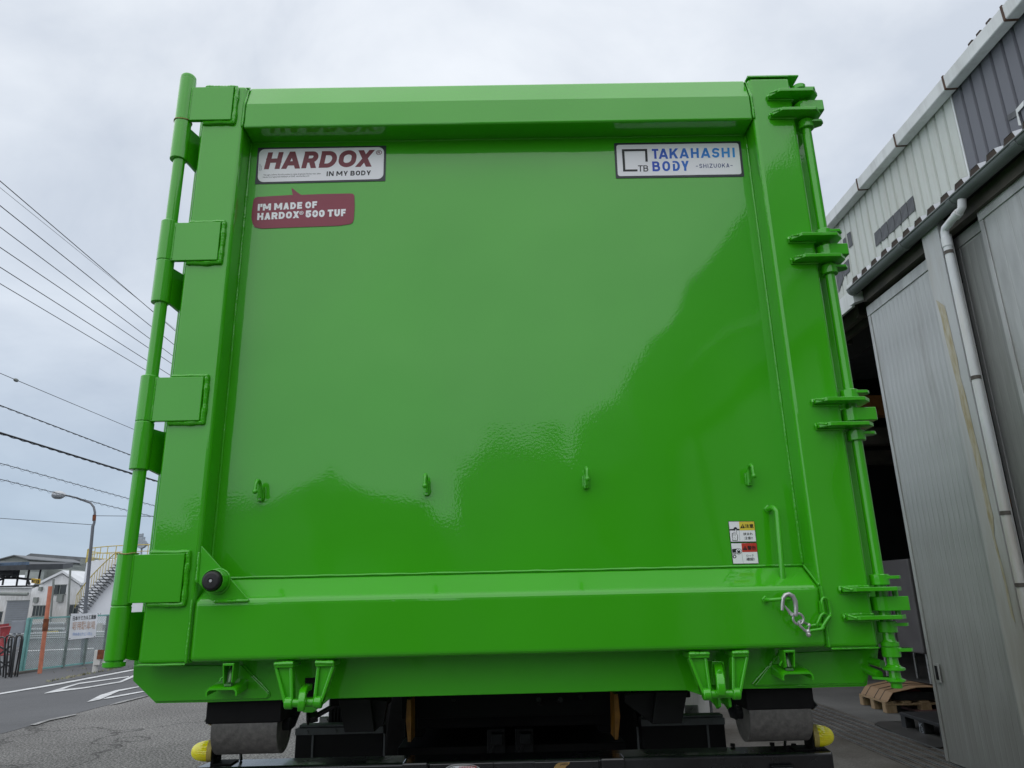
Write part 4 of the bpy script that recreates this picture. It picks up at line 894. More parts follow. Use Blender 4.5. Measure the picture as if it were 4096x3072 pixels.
# frame rails, cross members, springs, tyres
for x in (0.76, 1.60): tbx((x - .04, 0.95, bz - .02), (x + .04, 8.5, bz + 0.20), 'frame_rail')
for y in (0.9, 1.9, 3.2, 5): tbx((0.78, y, bz + 0.02), (1.6, y + .1, bz + 0.16), 'cross_member')
tbx((0.5, 0.50, bz + 0.17), (0.72, 0.58, bz + 0.235), 'frame_bracket'); tbx((1.68, .5, bz + .17), (1.86, .58, bz + .235), 'frame_bracket')
tbx((0.74, 0.7, 1.02), (1.62, 0.78, 1.17), 'subframe_beam'); tbx((0.7, 1.15, 1.05), (1.66, 1.3, 1.17), 'subframe_beam')
for k, x, y0, y1 in (('J',275,300,640), ('J',1942,255,620)):
    p, q = PY(k, x, y0, 0.55), PY(k, x, y1, 0.55); w_ = 0.0085
    MB().prism([(p.x - w_, 0.55, p.z), (p.x - w_ - .003, 0.55, (p.z+q.z)/2), (q.x - w_*.6, 0.55, q.z), (q.x + w_*.8, 0.55, q.z), (p.x + w_ + .001, 0.55, (p.z+q.z)/2), (p.x + w_*.7, 0.55, p.z)], (0, 0.12, 0)).build('ochre_side_plate', AMBERSTRAP, TR, 0.001)
for k, x0, y0, x1, y1 in (('J',935,578,1028,665), ('J',1165,575,1260,660)):
    a, b = PY(k, x0, y0, 0.8), PY(k, x1, y1, 0.8)
    tbx((a.x, 0.8, b.z), (b.x, 0.86, a.z), 'valve_box', DARKMET); tbx((a.x - .02, 0.86, b.z - .05), (b.x + .01, 0.9, a.z + .01), 'valve_mount', DARKMET)
    MB().tube([(a.x + .01, .83, b.z), (a.x - .015, .8, b.z - .06), (a.x - .02, .75, b.z - .12)], .007, 10).build('air_hose', RUBBER, TR)
for k, x, y in (('J',460,455), ('J',1750,425), ('J',835,445), ('J',1380,435)):
    a = PY(k, x, y, 0.95); tbx((a.x - .05, 0.95, a.z - .015), (a.x + .05, 1.1, a.z + .012), 'cross_member_flange', DARKMET)
for q in range(7):
    x = 0.95 + q * 0.085; MB().tube([(x, 0.7 + .1*math.sin(q), bz + .16), (x + .03*math.sin(q*2), 0.9, bz + .10 + .03*math.sin(q*3)), (x + .02, 1.6, bz + .14)], 0.010, 10).build('air_hose', RUBBER, TR)
# plates between the rails carrying stickers
pl1a, pl1b = PY('J', 437, 812, BY - .002), PY('J', 955, 803, BY - .002)
sp1 = tbx((pl1a.x, BY - .012, bz - .17), (pl1b.x, BY - .003, pl1a.z), 'licence_bracket', BLACKG, 0.003)
pl2a, pl2b = PY('J', 1280, 795, BY - .002), PY('J', 1800, 782, BY - .002)
sp2 = tbx((pl2a.x, BY - .012, bz - .17), (pl2b.x, BY - .003, pl2a.z), 'licence_bracket', BLACKG, 0.003)
for k, x0, x1, y in (('J',222,430,800), ('J',1812,2005,762)):
    a, b = PY(k, x0, y, BY - .01), PY(k, x1, y, BY - .01); tbx((a.x, BY - .03, bz - .17), (b.x, BY + .05, a.z), 'bumper_stay', BLACKG, 0.006)
def JP(x, y): return PY('J', x, y, BY - .0125)
def ell(x0, x1, y0, y1, m, par, nm, lift, lab=None, n=40):
    cx, cy, ax_, ay_ = (x0+x1)/2, (y0+y1)/2, (x1-x0)/2, (y1-y0)/2
    pts = []
    for q in range(n):
        t = 2*math.pi*q/n; c_, s_ = math.cos(t), math.sin(t)
        pts.append(JP(cx + ax_*math.copysign(abs(c_)**.75, c_), cy - ay_*math.copysign(abs(s_)**.75, s_)))
    return flat(pts, m, par, nm, lift, 0.0006, lab)
st1 = ell(552, 860, 815, 985, STICKSIL, TR, 'inspection_sticker', 0.0, 'silver oval sticker with red and black writing on the bumper plate')
ell(562, 850, 824, 976, INKV, st1, 'sticker_ring', 0.0007); ell(567, 845, 829, 971, WHITEV, st1, 'sticker_ring', 0.0012)
text('JABIA', JP(590,868), JP(640,866), JP(600,842), INKV, st1, 'lettering', 0.02, (0, -0.002, 0))
text('点検制度適用車', JP(672,856), JP(818,850), JP(672,834), REDV, st1, 'lettering', 0.01, (0, -0.002, 0))
st2 = flat([JP(*q) for q in ((1438,870),(1440,845),(1455,820),(1480,806),(1568,800),(1560,820),(1540,832),(1520,862),(1510,900),(1440,900))][::-1], GOLDV, TR, 'maker_sticker', 0.0, 0.0006, 'gold curved sticker with black capitals on the bumper plate')
text('JABIA', JP(1486,833), JP(1553,828), JP(1488,812), INKV, st2, 'lettering', 0.02, (0, -0.0012, 0))
# tail lamp sunk in the right bumper
a, b = PY('Kk', 1430, 1250, BY - .01), PY('Kk', 1655, 1262, BY - .01)
tl = tbx((a.x, BY - .02, a.z - .1), (b.x, BY - .002, a.z), 'tail_lamp', DARKMET); tbx((a.x + .006, BY - .024, a.z - .09), (b.x - .006, BY - .02, a.z - .008), 'tail_lamp_frame', GREYEDGE, parent=tl)
# rear tyres and axle
TYRE = mat('tyre_rubber', (0.006, 0.006, 0.006), 0.9, 0, 0.3, 20, spec=0.1)
for x in (0.0, 0.29, 1.80, 2.09):
    t = MB().tube_axis(Vector((x, 3.4, 0.42)), Vector((1, 0, 0)), [(0, 0.26), (0, 0.38), (0.03, 0.415), (0.24, 0.415), (0.27, 0.38), (0.27, 0.26)], 48).build('tyre', TYRE, TR)
MB().cyl((0.1, 3.4, 0.42), (2.26, 3.4, 0.42), 0.08, 24).build('axle', BLACKP, TR)
tbx((0.0, 7.2, 0.9), (2.36, 9.2, 2.6), 'cab', ALU, 0.05)
tbx((0.7, 0.9, bz - .35), (1.66, 1.4, bz - .05), 'under_frame', BLACKP)
tbx((0.74, 1.5, 0.9), (1.62, 1.6, 1.17), 'tipping_frame', BLACKP)

# ================================================================== WORKSHOP ON THE RIGHT
WS = thing('workshop_building', 'grey metal clad workshop with sliding doors and stepped eaves along the right side', 'building', (8.0, -2.0, 0.0))
CLADL = mat('pale_green_grey_cladding', (0.50, 0.53, 0.49), 0.5, 0, 0.12, 1.2, 0.0006, 30, 0, (0.66, 0.69, 0.67), 8, (1, 1, 0.25))
CLADD = mat('slate_grey_cladding', (0.115, 0.12, 0.145), 0.45, 0, 0.12, 1.2, 0.0006, 30, 0, (0.14, 0.145, 0.165), 8, (1, 1, 0.25))
DOORM = mat('brushed_door_sheet', (0.36, 0.365, 0.36), 0.42, 0.3, 0.2, 1.0, 0.0006, 20, 0, (0.57, 0.58, 0.575), 10, (5, 5, 0.7))
DOORG = mat('grey_painted_door_sheet', (0.27, 0.275, 0.27), 0.5, 0.15, 0.2, 1.0, 0.0006, 20, 0, (0.42, 0.43, 0.42), 10, (5, 5, 0.6))
GUTW = mat('off_white_gutter', (0.62, 0.64, 0.64), 0.45, 0, 0.15, 1.5, 0, 20, 0, (0.76, 0.78, 0.79), 8)
GUTG = mat('weathered_grey_green_gutter', (0.10, 0.115, 0.115), 0.5, 0, 0.3, 2, 0, 20, 0, (0.17, 0.185, 0.185), 8)
CRESTM = mat('roof_sheet_white', (0.55, 0.57, 0.6), 0.5, 0, 0.1, 3)
BROWNM = mat('brown_rusty_sheet_edge', (0.045, 0.03, 0.022), 0.8, 0, 0.4, 8)
DARKBEAM = mat('dark_steel_beam', (0.05, 0.045, 0.04), 0.7, 0, 0.4, 5, 0, 1, 0, (0.10, 0.085, 0.07))
WHITEPVC = mat('white_downpipe', (0.62, 0.64, 0.67), 0.4, 0, 0.08, 2, 0, 1, 0, (0.70, 0.72, 0.74))
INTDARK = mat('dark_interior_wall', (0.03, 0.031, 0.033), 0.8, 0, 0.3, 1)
BLACKWIN = mat('patched_dark_strip', (0.03, 0.033, 0.038), 0.4, 0, 0.5, 9, 0, 1, 0, (0.09, 0.095, 0.10), 10)
CONCPOST = mat('grey_column_paint', (0.42, 0.43, 0.44), 0.55, 0, 0.15, 1.2, 0, 1, 0, (0.54, 0.55, 0.56), 6, (1, 1, .3))
RUSTST = mat('ochre_rust_stain', (0.34, 0.28, 0.16), 0.8, 0, 0.3, 9, 0, 1, 0, (0.50, 0.48, 0.42), 8, (3, 3, .6))
def wbx(a, b, name, m, bevel=0.0, parent=None, **kw): return MB().box(a, b).build(name, m, parent or WS, bevel, **kw)
WHITEB0 = mat('white_rendered_wall', (0.66, 0.67, 0.68), 0.7, 0, 0.1, 0.8, 0, 1, 0, (0.80, 0.81, 0.82), 8)
def grime(m, col, top, strength):
    """rain-splashed dirt that thins out with height, and narrow run marks"""
    nt = m.node_tree; b = nt.nodes['Principled BSDF']; src = b.inputs['Base Color'].links[0].from_socket
    g = N(nt, 'ShaderNodeNewGeometry'); sp = N(nt, 'ShaderNodeSeparateXYZ'); nt.links.new(g.outputs['Position'], sp.inputs[0])
    mp = N(nt, 'ShaderNodeMapping'); mp.inputs['Scale'].default_value = (9, 9, 0.9); nt.links.new(g.outputs['Position'], mp.inputs['Vector'])
    n_ = N(nt, 'ShaderNodeTexNoise', Scale=1.0, Detail=8.0, Roughness=0.65); nt.links.new(mp.outputs[0], n_.inputs['Vector'])
    h_ = N(nt, 'ShaderNodeMapRange'); h_.inputs['From Min'].default_value = top; h_.inputs['From Max'].default_value = 0.0; nt.links.new(sp.outputs['Z'], h_.inputs['Value'])
    a_ = N(nt, 'ShaderNodeMath', operation='MULTIPLY_ADD'); nt.links.new(h_.outputs[0], a_.inputs[0]); a_.inputs[1].default_value = 0.45; nt.links.new(n_.outputs[0], a_.inputs[2])
    r_ = N(nt, 'ShaderNodeMapRange'); r_.inputs['From Min'].default_value = 0.50; r_.inputs['From Max'].default_value = 0.85; r_.inputs['To Max'].default_value = strength; nt.links.new(a_.outputs[0], r_.inputs['Value'])
    x_ = N(nt, 'ShaderNodeMix', data_type='RGBA'); nt.links.new(r_.outputs[0], x_.inputs[0]); nt.links.new(src, x_.inputs[6]); x_.inputs[7].default_value = (*col, 1)
    nt.links.new(x_.outputs[2], b.inputs['Base Color'])
for m_ in (DOORM, DOORG): grime(m_, (0.18, 0.165, 0.14), 1.3, 0.4)
grime(CLADL, (0.36, 0.33, 0.25), 5.4, 0.55); grime(GUTW, (0.30, 0.29, 0.27), 6.2, 0.5); grime(WHITEPVC, (0.36, 0.27, 0.18), 4.0, 0.5); grime(CONCPOST, (0.26, 0.21, 0.15), 3.0, 0.5)
for m_ in (WHITEB0,): grime(m_, (0.40, 0.38, 0.34), 3.0, 0.6)
# upper wall: one sheet per rib interval
UX = 5.86; zl, zh = 4.75, 6.44
pitch = 0.155; Yd = PX('M', 740, 860, UX).y
def clad_mesh(m, h):
    mb = MB()
    prof = [(0.0, 0), (0.012, 0.0), (0.024, 0.022), (pitch - 0.016, 0.022), (pitch - 0.002, 0.0)]
    pts = [(-d, y) for y, d in prof]
    return mb.prism([(x, y, 0) for x, y in pts] + [(0.02, pitch - .002, 0), (0.02, 0, 0)], (0, 0, h))
protoL = clad_mesh(CLADL, zh - zl).build('cladding_sheet', CLADL, WS, origin=(0, 0, 0)); protoD = clad_mesh(CLADD, zh - zl).build('cladding_sheet', CLADD, WS, origin=(0, 0, 0))
Y = Yd - pitch; first = True; n = 0
jobs = [(protoD, Yd - pitch*(i+1)) for i in range(26)] + [(protoL, Yd + pitch*i) for i in range(44)]
for pr_, y in jobs:
    o = pr_ if n in (0, 26) else None; n += 1
    if o is None: o = bpy.data.objects.new('cladding_sheet', pr_.data); COL.objects.link(o); o.parent = WS
    o.location = Vector((UX, y, zl)) - WLOC[WS.name]
wbx((UX - .02, -22, zl), (UX + .02, Yd - pitch*26, zh), 'wall_cladding', CLADD)
wbx((UX - .02, Yd + pitch*44, zl), (UX + .02, 16, zh), 'wall_cladding', CLADL)
wbx((UX - .028, Yd - 0.012, zl), (UX - .0225, Yd + 0.01, zh), 'flashing_strip', GUTW)
# patched window strips
def strip(k, pts, name='patched_strip'):
    P = [PX(k, x, y, UX - 0.026) for x, y in pts]
    return MB().prism([(p.x, p.y, p.z) for p in P], (-0.004, 0, 0)).build(name, BLACKWIN, WS)
for i in range(6):
    x0 = 252 + i*33.5; x1 = x0 + 30; f = lambda x: (1192 - (x - 252) * 0.98, 1258 - (x - 262) * 0.925)
    strip('M', [(x0, f(x0)[0]), (x1, f(x1)[0] ), (x1 + 11, f(x1+11)[1] + random.uniform(-3, 4)), (x0 + 9, f(x0+9)[1] + random.uniform(-3, 4))])
strip('M', [(112,1195),(130,1182),(142,1250),(124,1268)]); strip('M', [(92,1225),(104,1212),(114,1262),(98,1288)])
strip('M', [(55,1400),(80,1362),(96,1420),(70,1495)]); strip('M', [(82,1362),(120,1322),(128,1385),(98,1412)])
strip('M', [(932,590),(985,555),(985,590),(938,618)]); 
MB().prism([PX('M', x, y, UX - .034) for x, y in ((975,560),(1016,512),(1016,540),(985,575),(1004,640),(990,640))], (-.004, 0, 0)).build('sealant_smear', GUTW, WS)
# upper gutter: boxy white eaves trough in sections with brown joint straps
gz = 6.303; gx = 5.70
gprof = [(gx, gz + .145), (gx + 0.004, gz + .008), (gx + 0.012, gz), (gx + .125, gz + .006), (gx + .125, gz + .145)]
joints = [PX('M', x, y, gx).y for x, y in ((905,60),(610,440),(360,735),(170,970))]
edges = [-22, -1.0] + sorted(joints) + [7.4, 16]
for a, b in zip(edges[:-1], edges[1:]):
    MB().prism([(x, a + .004, z) for x, z in gprof], (0, b - a - .008, 0)).build('eaves_gutter', GUTW, WS, 0.004)
for j in joints:
    MB().prism([(x - .004 if x < gx + .1 else x + .002, j - .012, z - (.004 if z < gz + .1 else -.012)) for x, z in gprof], (0, .026, 0)).build('gutter_strap', mat('rusty_strap', (0.09, 0.05, 0.035), 0.8), WS)
# roof rib ends poking up over the upper gutter
MB().prism([(gx + .10, -22, gz + .15), (gx + .10, 16, gz + .15), (16, 16, gz + 1.0), (16, -22, gz + 1.0)], (0, 0, 0.03)).build('main_roof', CRESTM, WS)
for q in range(3):
    p = PX('M', (735, 775, 825)[q], (235, 182, 125)[q], gx + .02); wbx((gx + .02, p.y - .05, gz + .146), (gx + .25, p.y + .01, max(p.z, gz + .19)), 'roof_rib_end', BROWNM)
# lean-to roof sheet with trapezoid ribs
rp_, ry = 0.195, PX('M', 740, 870, 4.79).y - .005
cz_ = PX('M', 745, 868, 4.79).z
prof = []
for i in range(-60, 11):
    y = ry + i * rp_
    if y > 4.62: break
    prof += [(y - .125, 0.0), (y - .118, 0.0), (y - .088, 0.085), (y, 0.085), (y + .034, 0.0)]
mb = MB(); vs = []; npf = len(prof)
for X_, Zb in ((4.785, cz_ - .085), (5.87, cz_ + .26)):
    for y, d in prof: vs.append((X_, y, Zb + d))
mb.add(vs, [(i, i+1, npf+i+1, npf+i) for i in range(npf - 1)])
mb.build('lean_to_roof_sheet', CRESTM, WS)
for i in range(-16, 11):                                     # closed rib mouths
    y = ry + i * rp_
    if y > 4.5: break
    MB().prism([(4.787, y - .118, cz_ - .10), (4.787, y - .089, cz_ - .003), (4.787, y - .001, cz_ - .003), (4.787, y + .032, cz_ - .10)], (0.02, 0, 0)).build('rib_mouth', BROWNM, WS)
# lower gutter: half round
gy1 = PX('M', 135, 1478, 4.79).y
GC = (4.798, 4.432); GR = 0.056
secs = [-22, -1.2] + sorted([PX('M', x, y, 4.74).y for x, y in ((945,745),(620,1060),(372,1285))]) + [gy1]
for a, b in zip(secs[:-1], secs[1:]):
    pr_ = [(GC[0] + GR*math.cos(t), GC[1] + GR*math.sin(t)) for t in [math.pi + q*math.pi/14 for q in range(15)]] + [(GC[0] + (GR-.006)*math.cos(t), GC[1] + (GR-.006)*math.sin(t)) for t in [2*math.pi - q*math.pi/14 for q in range(15)]]
    g_ = MB().prism([(x, a + .002, z) for x, z in pr_], (0, b - a - .004, 0)).build('half_round_gutter', GUTG, WS)
    MB().tube([(GC[0] - GR, a, GC[1] + .004), (GC[0] - GR, b, GC[1] + .004)], 0.010, 10).build('gutter_lip', GUTG, g_)
    pr2 = [(GC[0] + (GR+.005)*math.cos(t), GC[1] + (GR+.005)*math.sin(t)) for t in [math.pi + q*math.pi/14 for q in range(15)]]
    MB().prism([(x, b - .05, z) for x, z in pr2], (0, .05, 0)).build('gutter_joint', GUTG, g_)
MB().prism([(GC[0] + GR*math.cos(t), gy1, GC[1] + GR*math.sin(t)) for t in [math.pi + q*math.pi/14 for q in range(15)]], (0, .006, 0)).build('gutter_end', GUTG, WS)
# end fascia of the lean-to (white), seen beside the lock rod
MB().prism([(4.80, gy1 + .01, 4.30), (4.80, gy1 + .01, 4.53), (5.84, gy1 + .01, 4.86), (5.84, gy1 + .01, 4.62)], (0, 0.10, 0)).build('end_fascia', GUTW, WS, 0.003)
MB().prism([(4.83, gy1 + .12, 4.30), (4.83, gy1 + .12, 4.48), (4.86, gy1 + .12, 4.48), (4.86, gy1 + .12, 4.30)], (0, 1.2, 0)).build('end_fascia', GUTW, WS, 0.003)
# eaves beam and soffit
wbx((4.90, -22, 4.30), (4.98, gy1, 4.42), 'eaves_beam', DARKBEAM)
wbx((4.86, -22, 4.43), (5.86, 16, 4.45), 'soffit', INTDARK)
wbx((5.06, gy1 - 1.5, 4.30), (5.12, 16, 4.425), 'door_track', DARKBEAM); wbx((5.22, -22, 4.30), (5.28, 16, 4.425), 'door_track', DARKBEAM)
for q in range(7): wbx((5.0, 4.7 + q*.9, 4.28), (5.35, 4.76 + q*.9, 4.43), 'track_hanger', DARKBEAM)
# doors: each leaf built of ribbed slats
def leaf(x, y0, y1, z1, m, n, name='sliding_door', fm=None, lab=None):
    d = wbx((x, y0, 0.03), (x + .035, y1, z1), name, m, label=lab)
    w_ = (y1 - y0 - 0.10) / n
    base = MB().prism([(0, 0.001, 0.05), (-0.0010, 0.006, 0.05), (-0.0010, w_ - 0.006, 0.05), (0, w_ - 0.001, 0.05)], (0, 0, z1 - 0.17))
    o = base.build('door_slat', m, d, origin=(0, 0, 0))
    for i in range(n):
        q = o if i == 0 else bpy.data.objects.new('door_slat', o.data)
        if i: COL.objects.link(q); q.parent = d
        q.location = Vector((x - .0005, y0 + 0.05 + i * w_, 0)) - WLOC[d.name]
    wbx((x - .012, y0, z1 - 0.10), (x, y1, z1), 'door_rail', fm or m, 0.003, d)
    wbx((x - .010, y0, 0.03), (x, y0 + .045, z1 - .102), 'door_stile', fm or m, 0.003, d)
    wbx((x - .010, y1 - .045, 0.03), (x, y1, z1 - .102), 'door_stile', fm or m, 0.003, d)
    return d
yA = PX('M', 215, 1570, 4.95).y
DA = leaf(4.95, 3.02, yA, PX('M', 215, 1570, 4.95).z, DOORM, 18, lab='pale brushed sliding door leaf beside the open doorway')
leaf(5.09, 3.6, yA + .13, 4.17, DOORG, 10, lab='darker door leaf behind the front one')
yB = PX('M', 640, 1250, 5.12).y
leaf(5.02, 1.3, 3.02, PX('M', 640, 1240, 5.02).z, DOORG, 20, lab='grey door leaf between column and end leaf')
DC = leaf(4.95, -0.6, PX('M', 778, 1075, 4.95).y, PX('M', 778, 1075, 4.95).z, DOORM, 24, lab='pale door leaf at the right edge')
for q in range(5): leaf(4.95 + .14*(q % 2), -0.6 - 2.6*(q+1), -0.62 - 2.6*q, 4.28, DOORG, 8)
hp = PX('L', 1165, 430, 4.93)
hq = PX('L', 1215, 615, 4.93)
dh = wbx((4.934, hp.y - .125, hq.z - .01), (4.939, hp.y - .04, hp.z + .01), 'pull_recess_frame', DOORM, 0.001, DA)
wbx((4.930, hp.y - .098, hq.z + .01), (4.9335, hp.y - .062, hp.z - .01), 'pull_recess', BLACKP, 0, DA)
# column with rust streak
colY0, colY1 = PX('M', 572, 1160, 4.83).y, PX('M', 485, 1185, 4.83).y
cz = PX('M', 485, 1185, 4.83).z
cl_ = wbx((4.83, colY0, 0.01), (4.94, colY1, cz), 'column', CONCPOST, 0.004)
rs_ = [PX('M', x, y, 4.829) for x, y in ((535,1370),(560,1400),(625,1659))]
rsx = lambda y: 575 + (y - 20) * .2375
lft_ = [(rsx(y) + random.uniform(-3, 3), y) for y in range(0, 1660, 90)]; rgt_ = [(rsx(y) + (27 + (y < 900) * 4 - (y > 1150) * 14 + random.uniform(-4, 4)), y) for y in range(1650, -1, -90)]
pts = [PX('N', x, y, 4.828) for x, y in lft_ + rgt_]
MB().prism(pts, (-0.001, 0, 0)).build('rust_stain', RUSTST, cl_)
# downpipe
pyc = PX('M', 620, 1230, 4.77)
py_ = (PX('N', 745, 380, 4.77).y + PX('N', 790, 385, 4.77).y) / 2
pr0 = abs(PX('N', 745, 385, 4.77).y - PX('N', 795, 385, 4.77).y) / 2 * .93
DPR = 0.031
dpz = PX('M', 605, 1170, 4.77).z
ep = PX('M', 690, 1060, 4.77)
dpp = MB().tube([(4.77, py_, 0.02), (4.77, py_, dpz - .06), (4.77, py_ - .004, dpz - .03), (4.77, py_ - .02, dpz - .005), (4.772, (py_ + ep.y)/2 , (dpz + ep.z)/2 - .01), (4.778, ep.y + .025, ep.z - .02), (4.787, ep.y + .004, ep.z + .002), (4.798, ep.y - .004, 4.40)], DPR, 24).build('downpipe', WHITEPVC, WS)
for c_ in ((4.77, py_, dpz - .10), ):
    MB().cyl((4.77, py_, dpz - .16), (4.77, py_, dpz - .08), DPR + .005, 24).build('pipe_socket', WHITEPVC, dpp, 0.002)
d_ = (Vector((4.775, ep.y + .02, ep.z - .02)) - Vector((4.77, py_ - .035, dpz - .005)))
MB().cyl(Vector((4.77, py_ - .035, dpz - .005)) + d_*.65, Vector((4.77, py_ - .035, dpz - .005)) + d_*.95, DPR + .005, 24).build('pipe_socket', WHITEPVC, dpp, 0.002)
for k, x, y in (('M',620,1280), ('N',765,388), ('N',930,1082), ('N',1010,1455)):
    z = PX(k, x, y, 4.73).z
    c_ = MB().cyl((4.77, py_, z - .014), (4.77, py_, z + .014), DPR + .004, 24).build('pipe_clamp', RAILM, dpp)
    MB().box((4.78, py_ + DPR, z - .01), (4.83, py_ + DPR + .05, z + .01)).build('clamp_bolt', RAILM, dpp, .002)
# interior shell
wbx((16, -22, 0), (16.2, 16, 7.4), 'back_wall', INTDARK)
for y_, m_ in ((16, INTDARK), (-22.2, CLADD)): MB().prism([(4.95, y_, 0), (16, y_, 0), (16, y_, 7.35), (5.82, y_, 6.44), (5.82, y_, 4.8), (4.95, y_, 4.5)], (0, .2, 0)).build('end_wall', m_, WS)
wbx((4.95, 11.0, 0), (5.2, 16, 4.5), 'side_wall', CLADD)
wbx((5.2, 10.9, 0), (5.35, 11.05, 4.5), 'door_jamb', DARKBEAM)
for q in range(4):
    wbx((6.2, 5.5 + q*2.2, 3.9), (16, 5.7 + q*2.2, 4.2), 'roof_truss', mat('orange_crane_beam', (0.16, 0.06, 0.01), 0.7) if q == 1 else DARKBEAM)
wbx((11.5, 5.0, 3.0), (11.75, 14, 3.3), 'crane_beam', mat('dim_orange_paint', (0.25, 0.10, 0.02), 0.6))
# rails in the ground in front of the doors
for i in range(6):
    x = 4.60 + i * 0.115
    r = MB().box((x - .030, -22, 0.0), (x + .030, 14, 0.011)).build('door_rail_track', RAILM, WS)
    MB().box((x - .006, -22, 0.011), (x + .006, 14, 0.020)).build('rail_ridge', GREYEDGE, r)

# white machine inside the doorway
a, b = PX('N', 270, 1180, 7.4), PX('N', 390, 1659, 7.4)
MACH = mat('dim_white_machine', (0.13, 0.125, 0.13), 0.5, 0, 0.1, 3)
mc = thing('machine_cabinet', 'pale machine cabinet standing in the dark of the workshop doorway', 'machine', (7.7, 9.7, 0.0))
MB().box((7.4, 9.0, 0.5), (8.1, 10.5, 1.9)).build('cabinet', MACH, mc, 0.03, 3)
MB().box((7.385, 9.75, 0.9), (7.398, 10.0, 1.6)).build('control_panel', BLACKP, mc, 0.005)
MB().cyl((7.36, 9.7, 0.6), (7.36, 9.7, 1.65), 0.02, 12).build('cabinet_rail', ZINC, mc)
for xy in ((7.5, 9.1), (8.0, 9.1), (7.5, 10.4), (8.0, 10.4)): MB().cyl((*xy, 0.01), (*xy, 0.5), 0.025, 10).build('cabinet_leg', ZINC, mc)

# pallet with cardboard-wrapped load
WOOD = mat('pale_pallet_wood', (0.28, 0.19, 0.10), 0.75, 0, 0.2, 8, 0.001, 40, 0, (0.40, 0.28, 0.17), 8, (6, 6, 1))
CARD = mat('brown_cardboard', (0.30, 0.19, 0.105), 0.7, 0, 0.08, 4)
PLASTB = mat('black_pallet_plastic', (0.02, 0.021, 0.023), 0.5, 0, 0.4, 10)
q0, q1, q2 = PZ('L', 395, 890), PZ('L', 690, 992), PZ('L', 860, 905, .12)
WP = thing('wooden_pallet', 'pale wooden pallet on the workshop floor under the cardboard load', 'pallet', (q1.x, q1.y, 0.008))
e1 = (Vector((q0.x, q0.y, 0)) - Vector((q1.x, q1.y, 0))); L1_ = e1.length; e1.normalize()      # long side direction
e2 = Vector((-e1.y, e1.x, 0)); 
if e2.x < 0: e2 = -e2
O = Vector((q1.x, q1.y, 0.008))
def obox(mb, o, u0, u1, v0, v1, z0, z1):
    P = [o + e1*u0 + e2*v0, o + e1*u1 + e2*v0, o + e1*u1 + e2*v1, o + e1*u0 + e2*v1]
    return mb.prism([Vector((p.x, p.y, z0)) for p in P], (0, 0, z1 - z0))
for i in range(3):
    for j in range(3): obox(MB(), O, i*(L1_-.1)/2, i*(L1_-.1)/2 + .1, j*.42, j*.42 + .13, 0.01, 0.095).build('pallet_block', WOOD, WP, 0.002)
for i in range(3): obox(MB(), O, i*(L1_-.1)/2, i*(L1_-.1)/2 + .1, 0, .97, 0.097, 0.117).build('pallet_stringer', WOOD, WP, 0.001)
for j in range(5): obox(MB(), O, 0, L1_, j*.215, j*.215 + .10, 0.119, 0.139).build('pallet_board', WOOD, WP, 0.001)
CL = thing('cardboard_load', 'flat brown cardboard hump strapped down over the wooden pallet', 'package', (O.x, O.y, 0.142))
pts = [(0.02, 0.145), (0.10, 0.245), (0.40, 0.30), (0.62, 0.30), (0.90, 0.25), (0.98, 0.145)]
zz0 = 0.003
vs = []
for u in (-0.02, L1_ * .98):
    for v, z in pts: p = O + e1*u + e2*v; vs.append(Vector((p.x, p.y, z)))
for u in (-0.02, L1_ * .98):
    for v, z in pts: p = O + e1*u + e2*v; vs.append(Vector((p.x, p.y, z - .006)))
n_ = len(pts); fs = []
for i in range(n_-1): fs += [(i, i+1, n_+i+1, n_+i), (2*n_+i, 3*n_+i, 3*n_+i+1, 2*n_+i+1)]
for u_ in (0, 1):
    for i in range(n_-1): fs.append((u_*n_+i, u_*n_+i+1, 2*n_+u_*n_+i+1, 2*n_+u_*n_+i))
MB().add(vs, fs).build('cardboard_sheet', CARD, CL)
obox(MB(), O, 0.05, L1_*.9, 0.15, 0.85, 0.145, 0.235).build('packed_goods', PLASTB, CL)
obox(MB(), O, 0.1, L1_*.6, 0.2, 0.5, 0.236, 0.26).build('red_cloth', mat('dull_red_wrap', (0.15, 0.01, 0.015), 0.7), CL)
for u in (0.18, L1_*.45, L1_*.78):
    pa = []
    for v, z in [(-.004, 0.10)] + pts + [(1.0, .1)]: p = O + e1*u + e2*v; pa.append(Vector((p.x, p.y, z + .003)))
    MB().tube(pa, 0.004, 6).build('strap', RUBBER, CL)
p_ = [O + e1*uu + e2*vv for uu, vv in ((L1_*.5, .36), (L1_*.62, .36), (L1_*.62, .46), (L1_*.5, .46))]
MB().prism([Vector((p.x, p.y, .296 + .012*i//2)) for i, p in enumerate(p_)], (0, 0, .004)).build('address_label', WHITEV, CL)
# grey plastic pallet with a steel sheet in front
c0 = PZ('L', 860, 1150)
BPL = thing('plastic_pallet', 'dark plastic pallet with two fork openings beside the sliding door', 'pallet', (c0.x, c0.y, 0.01))
O2 = Vector((c0.x, c0.y, 0)); f1 = (Vector(PZ('L', 1250, 1280)) - Vector(PZ('L', 860, 1150))).normalized(); f1.z = 0; f1.normalize(); f2 = Vector((-f1.y, f1.x, 0)); 
if f2.x < 0: f2 = -f2
e1s, e2s = e1, e2; e1, e2 = f1, f2
for v in (0, .45, .9): 
    for u in (0, .36, .72): obox(MB(), O2, u, u + .09, v, v + .1, 0.012, 0.13).build('pallet_block', PLASTB, BPL, 0.003)
obox(MB(), O2, -.005, .82, -.005, 1.01, 0.132, 0.165).build('pallet_deck', PLASTB, BPL, 0.004)
obox(MB(), O2, 0, .81, 0, .1, 0.009, 0.0115).build('pallet_skid', PLASTB, BPL)
lq = O2 + e1 * .37 + e2 * -.006
